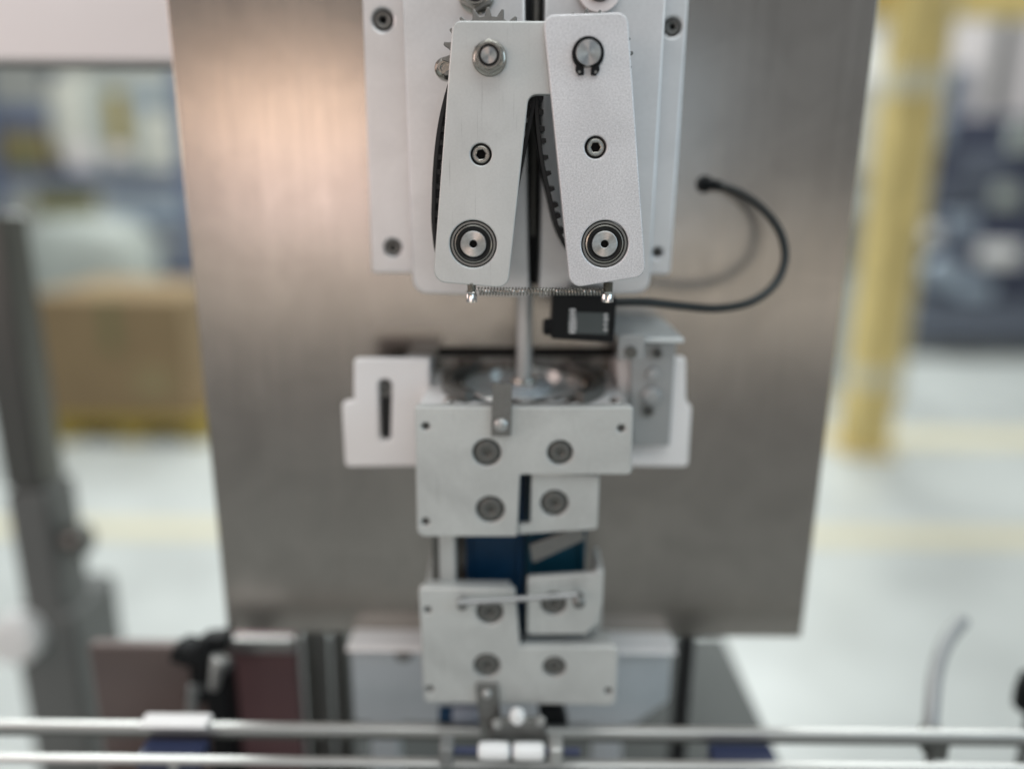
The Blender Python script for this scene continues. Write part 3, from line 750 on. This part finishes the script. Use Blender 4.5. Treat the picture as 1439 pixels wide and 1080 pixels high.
# ================================================================== wing brackets
WY = 0.432
wl = thing('wing_bracket', 'white stepped bracket plate with a long vertical slot left of the upper box', 'bracket', (*P(532, 655, WY),), 'stepped wing brackets')
slot = px_loop([(531, 533, 9), (551, 533, 9), (549, 621, 8), (533, 621, 8)], WY)
obj('plate', slab([px_loop([(497, 505, 4), (604, 505, 2), (604, 655, 2), (485, 656, 7), (480, 566, 6), (497, 564, 3)], WY), slot], 0.006, 0.001, frontY(WY)), 'wing', wl)
obj('arm', box(XZ(560, 600, WY)[0], XZ(600, 600, WY)[0], WY + 0.0065, PY - 0.001, XZ(560, 640, WY)[1], XZ(560, 520, WY)[1], 0.001), 'wing', wl)
socket_screw(wl, 541, 548, WY + 0.002, 9.5, hexr=0.5, h=0.004, material='bolt_grey', name='slot_screw')
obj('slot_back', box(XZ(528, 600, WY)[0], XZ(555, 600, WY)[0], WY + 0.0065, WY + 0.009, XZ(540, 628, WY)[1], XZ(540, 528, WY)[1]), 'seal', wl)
wr_ = thing('wing_bracket', 'pale stepped bracket plate with a grey screw block right of the upper box', 'bracket', (*P(930, 655, WY),), 'stepped wing brackets')
obj('plate', slab([px_loop([(868, 505, 2), (964, 503, 4), (964, 562, 3), (972, 572, 6), (967, 656, 7), (868, 655, 2)], WY)], 0.006, 0.001, frontY(WY)), 'wing', wr_)
obj('arm', box(XZ(868, 600, WY)[0], XZ(925, 600, WY)[0], WY + 0.0065, PY - 0.001, XZ(890, 640, WY)[1], XZ(890, 520, WY)[1], 0.001), 'wing', wr_)
blk = obj('screw_block', slab([px_loop([(886, 482, 2), (950, 482, 2), (941, 627, 3), (888, 627, 3)], WY - 0.008)], 0.0076, 0.0008, frontY(WY - 0.008)), 'block', wr_)
for x, y, r in ((924, 497, 8), (911, 578, 9)): socket_screw(blk, x, y, WY - 0.0105, r, material='bolt_grey', hexr=0.55)
x, z = XZ(916, 557, WY - 0.010); s = S(916, 557, WY)
obj('dowel', lathe((x, WY - 0.0081, z), [(14 * s, 0), (13 * s, 0.003), (9 * s, 0.0045), (0.5 * s, 0.0048)], 'Y', 26), 'block', blk)
x, z = XZ(918, 525, WY - 0.010)
obj('dowel', lathe((x, WY - 0.0081, z), [(9 * s, 0), (8.5 * s, 0.004), (0.5 * s, 0.0046)], 'Y', 26), 'block', blk)
sb = thing('sensor_bracket', 'pale acrylic bracket plate between the black sensor and the right wing bracket', 'bracket', (*P(920, 478, 0.425),))
zz = P(900, 474, 0.412).z
obj('shelf', box(XZ(868, 470, 0.412)[0], XZ(962, 470, 0.412)[0], 0.412, PY - 0.001, zz - 0.003, zz, 0.0005), 'acrylic', sb)
obj('front_lip', box(XZ(868, 470, 0.412)[0], XZ(905, 470, 0.412)[0], 0.4085, 0.4115, zz - 0.012, zz + 0.002, 0.0005), 'block', sb)
obj('lip_screw', lathe(tuple(P(886, 494, 0.4085)), [(0.0032, 0), (0.0032, 0.003)], 'Y', 18), 'dark_steel', sb)

# ================================================================== trough, rails and bottom hardware
TY = 0.462
th_ = thing('trough', 'bluish stainless trough with chamfered lower corner behind the lower belt box', 'trough', (*P(720, 1020, TY),))
x0 = XZ(492, 895, TY)[0]; x1 = XZ(946, 895, TY)[0]; z1 = XZ(720, 905, TY)[1]
ztop = z1; zbot = XZ(720, 1016, TY)[1]
fr = rpoly([(x0, zbot, 0.004), (x1 - 0.024, zbot, 0.006), (x1, zbot + 0.020, 0.006), (x1, ztop, 0.001), (x0, ztop, 0.001)], n=5)
obj('front_face', slab([fr], 0.002, 0.0004, frontY(TY)), 'trough', th_)
obj('top_lip', box(x0 - 0.0005, x1 + 0.0005, TY - 0.012, TY + 0.030, ztop + 0.0003, ztop + 0.0035, 0.0012), 'wing', th_)
obj('support_foot', box(x0 + 0.01, x0 + 0.03, TY + 0.003, TY + 0.02, DZ + 0.0002, ztop, 0.0005), 'trough', th_)
obj('support_foot', box(x1 - 0.05, x1 - 0.03, TY + 0.003, TY + 0.02, DZ + 0.0002, ztop, 0.0005), 'trough', th_)
obj('lip_screw', lathe((XZ(567, 912, TY)[0], TY - 0.0001, XZ(567, 916, TY)[1]), [(0.006, 0), (0.006, 0.002), (0.004, 0.003)], 'Y', 20), 'hose', th_)

RYd = 0.398
def rail(name, label, py, Y, h_px, xs, mt='rail'):
    t = thing(name, label, 'rail', (0, Y, P(720, py, Y).z - 0.006), 'conveyor guide rails')
    z = P(720, py, Y).z; hh = h_px * S(720, py, Y) / 2
    obj('bar', box(xs[0], xs[1], Y, Y + 0.006, z - hh, z + hh, 0.0012), mt, t)
    return t, z, hh
t, z, hh = rail('guide_rail', 'long bright stainless guide rail across the bottom, just below the lower box', 1031, RYd, 14, (-0.42, 0.42))
obj('under_strip', box(-0.41, 0.41, RYd + 0.002, RYd + 0.008, z - hh - 0.0042, z - hh - 0.0003, 0.0006), 'dark_steel', t)
t2, z2, hh2 = rail('guide_rail', 'nearest stainless guide rail, cut off by the bottom of the frame', 1077, RYd - 0.022, 9, (-0.42, 0.42))
# rail carriers that stand on the deck
for px in (250, 1040):
    x = P(px, 1040, RYd).x
    c = thing('rail_post', 'dark blue clamp post carrying the guide rails at the %s' % ('left' if px < 700 else 'right'), 'post', (x, RYd + 0.01, DZ), 'rail clamp posts')
    w_ = 0.019
    obj('clamp', box(x - w_, x + w_, RYd - 0.015, RYd + 0.0015, z - hh - 0.014, z - hh - 0.003, 0.001), 'rail_blue', c)
    obj('post', box(x - 0.006, x + 0.006, RYd - 0.008, RYd + 0.0015, (DZ + 0.0002) if px > 700 else (DZ - 0.0015), z - hh - 0.0145, 0.001), 'dark_steel', c)
    obj('clamp_screw', lathe((x + 0.004, RYd - 0.0151, z - hh - 0.008), [(0.003, 0), (0.003, 0.002)], 'Y', 16), 'rail', c)
lp = obj('rail_pad', box(P(197, 1020, RYd).x, P(292, 1020, RYd).x, RYd - 0.003, RYd + 0.009, z + hh + 0.0003, z + hh + 0.0028, 0.0008), 'wing', None,
         'thin white pad lying on the guide rail at the left', 'pad')

rc = thing('roller_carriage', 'steel carriage with two glossy white rollers below the lower box', 'carriage', (*P(725, 1070, 0.37),))
c0 = P(672, 1054, 0.368); c1 = P(765, 1054, 0.368); s = S(720, 1054, 0.368)
for xa_, xb_ in ((c0.x, (c0.x + c1.x) / 2 - 0.001), ((c0.x + c1.x) / 2 + 0.001, c1.x)):
    obj('roller', lathe((xa_, 0.368, c0.z), [(9 * s, 0), (12.5 * s, 0.0015), (13 * s, (xb_ - xa_) * 0.5), (12.5 * s, xb_ - xa_ - 0.0015), (9 * s, xb_ - xa_)], 'X', 28), 'white_plastic', rc)
obj('axle', tube([(c0.x - 0.02, 0.368, c0.z), (c1.x + 0.02, 0.368, c0.z)], 0.0024, 12), 'rail_blue', rc)
obj('bracket', slab([px_loop([(700, 1012, 3), (760, 1012, 3), (772, 1040, 2), (684, 1040, 2)], 0.376)], 0.004, 0.0005, frontY(0.376)), 'bolt_grey', rc)
for px in (628, 781):
    pc = P(px, 1054, 0.368)
    obj('end_block', box(pc.x - 0.004, pc.x + 0.004, 0.362, 0.374, pc.z - 0.006, pc.z + 0.006, 0.0012), 'rail' if px > 700 else 'hose', rc)
pc = P(727, 1006, 0.372)
obj('white_knob', lathe((pc.x, 0.3755, pc.z), [(0.003, 0), (0.0042, 0.001), (0.0046, 0.004), (0.0035, 0.0065), (0.0005, 0.0072)], 'Y', 24), 'white_plastic', rc)
pc = P(698, 1022, 0.372); obj('bracket_screw', lathe((pc.x, 0.376, pc.z), [(0.003, 0.0001), (0.0026, 0.0018), (0.0004, 0.0024)], 'Y', 18), 'rail', rc)
pc = P(760, 1018, 0.372); obj('bracket_screw', lathe((pc.x, 0.376, pc.z), [(0.003, 0.0001), (0.0026, 0.0018), (0.0004, 0.0024)], 'Y', 18), 'rail', rc)
cl = thing('limit_switch', 'small black limit switch under the right end of the lower box', 'switch', (*P(770, 1022, 0.395),))
obj('body', slab([px_loop([(756, 992, 3), (790, 994, 3), (800, 1022, 3), (760, 1022, 3)], 0.405)], 0.012, 0.0008, frontY(0.405)), 'black', cl)
fit = thing('air_fitting', 'pale blue air fitting with a navy collar under the left of the lower box', 'fitting', (*P(650, 1014, 0.395),))
a0 = P(617, 1003, 0.415); a1 = P(636, 1003, 0.415); a2 = P(674, 1003, 0.415); s = S(640, 1003, 0.415)
obj('collar', lathe((a0.x, 0.415, a0.z), [(10 * s, 0), (12 * s, 0.001), (12 * s, a1.x - a0.x)], 'X', 24), 'blue', fit)
obj('body', lathe((a1.x + 0.0002, 0.415, a0.z), [(13 * s, 0), (14 * s, 0.001), (14 * s, a2.x - a1.x - 0.001), (12 * s, a2.x - a1.x)], 'X', 24), 'pale_blue', fit)

# black clamp knob on the left
kn = thing('clamp_knob', 'black star clamp knob with a silver lever standing left of the panel foot', 'clamp', (*P(280, 1020, 0.47),))
KY = 0.46
x, z = XZ(276, 925, KY); s = S(276, 925, KY)
star = [(x + (27 + 7 * math.cos(5 * a_)) * s * math.cos(a_), z + (20 + 5 * math.cos(5 * a_)) * s * math.sin(a_)) for a_ in [2 * PI * k / 60 for k in range(60)]]
obj('star_knob', slab([star], 0.016, 0.003, frontY(KY)), 'black', kn)
obj('wing', slab([px_loop([(240, 912, 5), (262, 905, 5), (262, 935, 5), (236, 932, 5)], KY + 0.004)], 0.012, 0.002, frontY(KY + 0.004)), 'black', kn)
obj('wing', slab([px_loop([(282, 898, 3), (319, 895, 4), (320, 912, 3), (290, 918, 3)], KY + 0.004)], 0.012, 0.002, frontY(KY + 0.004)), 'black', kn)
obj('neck', slab([px_loop([(264, 938, 2), (292, 938, 2), (292, 964, 3), (266, 962, 3)], KY + 0.005)], 0.012, 0.002, frontY(KY + 0.005)), 'black', kn)
zlow = DZ - 0.0018
xk0, _ = XZ(284, 990, KY); xk1, _ = XZ(318, 990, KY)
obj('clamp_body', box(xk0, xk1, KY + 0.004, KY + 0.024, zlow, XZ(300, 950, KY)[1], 0.002), 'black', kn)
xk2, _ = XZ(254, 990, KY)
obj('jaw', box(xk2, xk0 - 0.0003, KY + 0.006, KY + 0.02, XZ(270, 1000, KY)[1], XZ(270, 982, KY)[1], 0.002), 'black', kn)
obj('spindle', tube([P(273, 962, KY + 0.008), P(268, 1030, KY + 0.008)], 0.0042, 16), 'hose', kn)
obj('silver_lever', tube(smooth_path([P(311, 922, KY - 0.002), P(306, 935, KY - 0.003), P(301, 965, KY)], 6), 0.0045, 14, radii=[0.005, 0.0055, 0.006, 0.006, 0.0058, 0.0054, 0.005, 0.0046, 0.0043, 0.004, 0.0038, 0.0036, 0.0034]), 'rail', kn)

# curved hose on the right
hs = thing('curved_rod', 'grey curved guide rod rising through the rail at the right', 'rod', (*P(1308, 1075, 0.42),))
hp = [P(1306, 1090, 0.415), P(1307, 1040, 0.416), P(1310, 990, 0.430), P(1316, 940, 0.450), P(1330, 900, 0.475), P(1352, 872, 0.500)]
obj('rod', tube(smooth_path(hp, 8), 0.0050, 14, radii=[0.0030] * 11 + [0.0050] * 30), 'hose_light', hs)
obj('clamp', box(hp[1].x - 0.006, hp[1].x + 0.006, 0.4045, 0.421, hp[1].z - 0.006, hp[1].z + 0.010, 0.001), 'dark_steel', hs)
kr = thing('clamp_knob', 'black knob cut off by the right edge of the frame', 'knob', (*P(1450, 1010, 0.47),))
p = P(1456, 975, 0.47)
obj('knob', lathe((p.x, p.y, p.z - 0.014), [(0.009, 0), (0.013, 0.003), (0.0135, 0.014), (0.012, 0.026), (0.006, 0.030)], 'Z', 28), 'black', kr)
obj('stem', tube([(p.x, p.y, p.z - 0.0145), (p.x, p.y, p.z - 0.06), (p.x, RYd + 0.006, p.z - 0.06)], 0.004, 12), 'dark_steel', kr)

# grey post with hand knob on the left
GY = 0.80
gp = thing('side_column', 'blurred grey steel column with a dark clamp at the left edge', 'column', (P(60, 900, GY).x, GY, 0))
xg = P(20, 600, GY).x; s = S(20, 600, GY); hw = 34 * s
ztop = P(20, 300, GY).z
obj('post', box(xg - hw, xg + hw * 0.9, GY, GY + 0.06, 0.0, P(40, 690, GY).z, 0.006), 'column', gp)
obj('upper_post', box(xg - hw * 0.95, xg + hw * 0.72, GY + 0.002, GY + 0.05, P(40, 690, GY).z + 0.0005, ztop, 0.004), 'dark_steel', gp)
obj('knob_stem', tube([(xg + hw * 0.9, GY + 0.02, P(90, 770, GY).z), (xg + hw * 1.2, GY + 0.02, P(90, 770, GY).z)], 0.012, 16), 'dark_steel', gp)
obj('hand_knob', lathe((xg + hw * 1.15, GY + 0.02, P(90, 770, GY).z), [(0.012, 0), (0.019, 0.004), (0.02, 0.016), (0.014, 0.022)], 'X', 28), 'dark_steel', gp)
wz = P(0, 922, GY - 0.05)
obj('white_cap', lathe((wz.x - 0.004, GY - 0.0005, wz.z), [(0.030, 0), (0.030, 0.02), (0.024, 0.028), (0.006, 0.030)], 'Y', 40), 'white_plastic', gp)
obj('foot', box(xg - hw * 1.6, xg + hw * 1.25, GY - 0.003, GY + 0.10, 0.001, P(60, 860, GY).z, 0.006), 'column', gp)

# ================================================================== hall behind
cy = PZ(160, 622, 0).y
pal = thing('yellow_pallet', 'mustard yellow low pallet under the brown carton', 'pallet', (PZ(160, 622, 0).x, cy, 0))
xa_ = P(72, 600, cy).x; xb_ = P(290, 600, cy).x; zp = P(160, 588, cy).z
obj('top_board', box(xa_, xb_, cy, cy + 0.8, zp - 0.05, zp, 0.006), 'mustard', pal)
for k in range(3):
    xk = xa_ + (xb_ - xa_) * k / 2
    obj('runner', box(min(max(xk - 0.06, xa_), xb_ - 0.12), min(max(xk - 0.06, xa_), xb_ - 0.12) + 0.12, cy + 0.004, cy + 0.79, 0.0005, zp - 0.0505, 0.004), 'mustard', pal)
bx = thing('brown_carton', 'large plain brown cardboard carton on the yellow pallet at the left', 'carton', ((xa_ + xb_) / 2, cy, zp))
xa2 = P(52, 500, cy).x; xb2 = P(262, 500, cy).x; zt_ = P(150, 418, cy).z
obj('carton_body', box(xa2, xb2, cy + 0.02, cy + 0.70, zp + 0.0005, zt_ - 0.001, 0.006), 'carton', bx)
obj('top_flap', box(xa2 + 0.01, (xa2 + xb2) / 2 - 0.004, cy + 0.03, cy + 0.69, zt_ - 0.0008, zt_ + 0.004), 'carton', bx)
obj('top_flap', box((xa2 + xb2) / 2 + 0.004, xb2 - 0.01, cy + 0.03, cy + 0.69, zt_ - 0.0008, zt_ + 0.004), 'carton', bx)

xm_ = (xa2 + xb2) / 2
obj('packing_tape', box(xm_ - 0.03, xm_ + 0.03, cy + 0.0185, cy + 0.0195, zt_ - 0.28, zt_ - 0.004), 'olive', bx)
obj('printed_label', box(xb2 - 0.28, xb2 - 0.10, cy + 0.0185, cy + 0.0195, zp + 0.12, zp + 0.26), 'rack_orange', bx)
# pallet rack at the far left
RK = 5.6
rk = thing('storage_rack', 'blue and orange storage rack far behind at the left', 'rack', (P(100, 300, RK).x, RK, 0))
for px in (-14, 262):
    x = P(px, 250, RK).x
    for yy in (RK, RK + 0.9): obj('upright', box(x - 0.05, x + 0.05, yy, yy + 0.08, 0, 2.9, 0.005), 'rack_blue', rk)
xl_ = P(-14, 250, RK).x + 0.051; xr_ = P(262, 250, RK).x - 0.051
for (z0, z1_, mm) in ((P(100, 262, RK).z, P(100, 240, RK).z, 'rack_blue'), (0.10, 0.2, 'rack_blue'), (2.25, 2.35, 'rack_orange')):
    obj('beam', box(xl_, xr_, RK + 0.01, RK + 0.06, z0, z1_, 0.004), mm, rk)
    obj('shelf', box(xl_, xr_, RK + 0.065, RK + 0.9, z1_ - 0.03, z1_, 0.004), 'olive', rk)
zs1 = P(100, 240, RK).z


def sackmesh(cx, cy_, z0, wx, wy, hz, seed):
    r_ = random.Random(seed); V, F = [], []; nu, nv = 20, 10
    for j in range(nv + 1):
        t = j / nv; ph = -PI / 2 + PI * t
        for k in range(nu):
            a_ = 2 * PI * k / nu; ca, sa = math.cos(a_), math.sin(a_)
            e = 0.55; q = lambda v: math.copysign(abs(v) ** e, v)
            rr = abs(math.cos(ph)) ** 0.45
            V.append((cx + wx / 2 * q(ca) * rr * (1 + r_.uniform(-.03, .03)), cy_ + wy / 2 * q(sa) * rr, z0 + hz * (0.5 + 0.5 * q(math.sin(ph)))))
    for j in range(nv):
        for k in range(nu): F.append([j * nu + k, j * nu + (k + 1) % nu, (j + 1) * nu + (k + 1) % nu, (j + 1) * nu + k])
    F.append(list(range(nu))[::-1]); F.append([nv * nu + k for k in range(nu)])
    return V, F


def px_box(x0, y0, x1, y1, Y, dep, z0=None):
    a_ = P(x0, y1, Y); b_ = P(x1, y0, Y)
    return box(a_.x, b_.x, Y, Y + dep, a_.z if z0 is None else z0, b_.z, 0.01)


def px_sack(x0, y0, x1, y1, Y, dep, seed, z0=None):
    a_ = P(x0, y1, Y); b_ = P(x1, y0, Y); zz = a_.z if z0 is None else z0
    return sackmesh((a_.x + b_.x) / 2, Y + dep / 2, zz, b_.x - a_.x, dep, b_.z - zz, seed)


obj('stuffed_sack', px_sack(66, 100, 132, 240, RK + 0.12, 0.5, 3, zs1 + 0.001), 'sack', None, 'pale stuffed sack standing on the upper shelf of the rack', 'sack')
gc = thing('grey_crate', 'grey crate with yellow stripe on the upper shelf near the panel', 'crate', (P(190, 240, RK).x, RK + 0.3, zs1))
obj('crate_body', px_box(134, 112, 240, 240, RK + 0.12, 0.5, zs1 + 0.001), 'wrap', gc)
obj('stripe', px_box(160, 130, 172, 225, RK + 0.10, 0.018), 'mustard', gc)
obj('handle_plate', px_box(185, 130, 225, 150, RK + 0.10, 0.018), 'pale_blue', gc)
obj('crate_label', px_box(150, 205, 182, 228, RK + 0.098, 0.018), 'white', gc)
oc = thing('olive_carton', 'olive brown carton with blue lid at the left end of the upper shelf', 'carton', (P(28, 240, RK).x, RK + 0.3, zs1))
obj('carton_body', px_box(-6, 182, 60, 240, RK + 0.12, 0.5, zs1 + 0.001), 'rack_orange', oc)
obj('lid', px_box(-6, 148, 62, 181.5, RK + 0.11, 0.52), 'rack_blue', oc)
ww = thing('wrapped_bundle', 'film wrapped grey bundle below the rack shelf behind the carton', 'bundle', (P(100, 420, RK - 0.6).x, RK - 0.4, 0))
obj('bundle', px_sack(30, 306, 172, 470, RK - 0.75, 0.6, 9, 0.12), 'wrap', ww)
obj('skid', box(P(30, 480, RK - .75).x, P(172, 480, RK - .75).x, RK - 0.75, RK - 0.15, 0, 0.119, 0.005), 'mustard', ww)
obj('blue_crate', px_box(150, 272, 240, 312, RK - 0.02 + 0.1, 0.5), 'pale_blue', None, 'pale blue crate under the rack beam beside the panel', 'crate')
obj('dark_crate', px_box(176, 313, 240, 333, RK + 0.08, 0.5), 'slate', None, 'dark slate crate below the pale blue crate', 'crate')
obj('white_sack', px_sack(168, 334, 214, 470, RK - 0.1, 0.4, 12, 0.001), 'sack', None, 'white sack standing between the wrapped bundle and the panel', 'sack')
obj('blue_drum', lathe((P(236, 400, RK).x, RK + 0.1, 0.001), [(0.15, 0), (0.16, 0.02), (0.16, 0.3), (0.155, 0.31), (0.16, 0.32), (0.16, P(236, 350, RK).z), (0.14, P(236, 350, RK).z + .02)], 'Z', 30), 'slate', None, 'slate blue drum right against the panel edge below the rack', 'drum')
obj('olive_sheet', px_box(50, 266, 132, 303, RK + 0.03, 0.03), 'olive', None, 'olive board hanging below the rack beam', 'board')

for (x0_, y0_, x1_, y1_, mm, lab_, c_) in ((96, 200, 128, 236, 'white', 'small white box in front of the pale sack on the rack', 'box'), (205, 160, 240, 236, 'sack', 'cream box on the upper shelf touching the panel edge', 'box'), (20, 196, 48, 238, 'olive', 'olive box before the olive brown carton on the rack', 'box')):
    obj('shelf_box', px_box(x0_, y0_, x1_, y1_, RK + 0.066, 0.03 if mm != 'sack' else 0.03, zs1 + 0.001), mm, None, lab_, c_, group='small boxes on the rack shelf')
# yellow portal frame on the right
yc_ = PZ(1222, 640, 0).y
yp = thing('yellow_portal', 'tall yellow steel post with a cross beam at the right', 'portal frame', (PZ(1222, 640, 0).x, yc_, 0))
xp = PZ(1222, 640, 0).x; hwid = 28 * S(1222, 600, yc_)
obj('post', box(xp - hwid, xp + hwid, yc_, yc_ + 0.2, 0.0, 2.75, 0.012), 'yellow', yp)
obj('base_plate', box(xp - hwid * 1.3, xp + hwid * 1.3, yc_ - 0.03, yc_ + 0.23, 0.0005, 0.02, 0.004), 'yellow', yp)
for (y0_, y1_, mm) in ((96, 132, 'tape'), (520, 545, 'tape')):
    obj('wrap_band', box(xp - hwid - 0.002, xp + hwid + 0.0008, yc_ - 0.002, yc_ + 0.198, P(1250, y1_, yc_).z, P(1250, y0_, yc_).z, 0.001), mm, yp)
for sx in (-1, 1): obj('anchor_bolt', lathe((xp + sx * hwid * 1.15, yc_ - 0.012, 0.0205), [(0.01, 0), (0.01, 0.01), (0.006, 0.012)], 'Z', 6), 'bolt_grey', yp)
zz = P(1300, 7, yc_).z
obj('cross_beam', box(xp - 0.6, xp + 2.2, yc_ + 0.201, yc_ + 0.33, zz, zz + 0.18, 0.008), 'yellow', yp)
obj('cable_duct', box(xp + hwid + 0.001, xp + hwid + 0.05, yc_ + 0.06, yc_ + 0.12, 0.25, 2.6, 0.004), 'tape', yp)

# navy machine on the right
ny = 6.1
nv = thing('navy_machine', 'dark navy production machine far behind at the right', 'machine', (P(1380, 490, ny).x, ny, 0))
xn0 = P(1285, 400, ny).x
obj('plinth', box(xn0, xn0 + 2.6, ny, ny + 1.2, 0, P(1380, 425, ny).z, 0.02), 'slate', nv)
obj('body', box(xn0 + 0.06, xn0 + 2.6, ny + 0.15, ny + 1.1, P(1380, 425, ny).z + 0.001, P(1380, 300, ny).z, 0.02), 'navy', nv)
obj('upper_body', box(xn0 + 0.02, xn0 + 2.6, ny + 0.2, ny + 1.1, P(1380, 300, ny).z + 0.001, P(1380, 160, ny).z, 0.02), 'navy', nv)
obj('turret', px_box(1336, 95, 1372, 160, ny + 0.3, 0.5), 'slate', nv)
obj('guard_window', px_box(1345, 215, 1420, 250, ny + 0.16, 0.035), 'slate', nv)
obj('drawer', px_box(1310, 262, 1439, 288, ny + 0.17, 0.025), 'slate', nv)
obj('white_tray', px_box(1385, 345, 1439, 372, ny - 0.05, 0.15), 'wing', nv)
obj('roll', lathe((P(1318, 380, ny).x, ny - 0.005, P(1318, 380, ny).z), [(0.13, 0), (0.13, 0.12), (0.05, 0.13)], 'Y', 30), 'pale_blue', nv)
obj('foot_rail', box(xn0 - 0.02, xn0 + 2.6, ny - 0.08, ny - 0.001, 0.0, 0.10, 0.01), 'dark_steel', nv)
for (x0_, y0_, x1_, y1_, mm, nm) in ((1300, 165, 1340, 205, 'pale_blue', 'side_panel'), (1400, 262, 1439, 290, 'wrap', 'control_box'), (1330, 300, 1375, 330, 'pale_blue', 'side_panel'), (1300, 318, 1322, 340, 'wing', 'gauge'), (1350, 395, 1400, 420, 'pale_blue', 'side_panel'), (1425, 175, 1460, 210, 'wrap', 'control_box')):
    obj(nm, px_box(x0_, y0_, x1_, y1_, ny + 0.0 if y0_ > 305 else ny + 0.1, 0.09 if y0_ < 305 else 0.16), mm, nv)
# bench behind the panel edge and far items
bn = thing('slate_bench', 'slate blue bench with small white parts between panel and yellow post', 'bench', (P(1195, 470, 5.2).x, 5.2, 0))
obj('bench_top', px_box(1130, 240, 1222, 262, 5.2, 0.6), 'slate', bn)
obj('drawer_front', px_box(1130, 263, 1222, 300, 5.22, 0.5), 'pale_blue', bn)
obj('lower_panel', px_box(1130, 301, 1222, 380, 5.22, 0.5), 'slate', bn)
obj('base', px_box(1130, 381, 1222, 440, 5.22, 0.5, 0.0), 'pale_blue', bn)
wb = thing('white_cabinet', 'white cabinet top behind the dark navy machine at the upper right', 'cabinet', (P(1400, 100, 7.5).x, 7.5, 0))
obj('cabinet_body', box(P(1320, 100, 7.5).x, P(1320, 100, 7.5).x + 2.4, 7.5, 8.2, 0, P(1400, 22, 7.5).z, 0.02), 'white', wb)
obj('door_seam', px_box(1405, 30, 1408, 160, 7.492, 0.0075), 'column', wb)
wd = thing('bright_window', 'bright window high in the far wall beside the yellow post', 'window', (P(1240, 90, 8.59).x, 8.59, P(1240, 110, 8.59).z))
fx0 = P(1180, 55, 8.585); fx1 = P(1262, 110, 8.585)
obj('pane', box(fx0.x, fx1.x, 8.575, 8.59, fx1.z, fx0.z), 'white_plastic', wd)
for (a0, a1, b0, b1) in ((fx0.x - .06, fx1.x + .06, fx0.z + .001, fx0.z + .06), (fx0.x - .06, fx1.x + .06, fx1.z - .06, fx1.z - .001)):
    obj('window_frame', box(a0, a1, 8.55, 8.598, b0, b1, 0.005), 'white', wd)
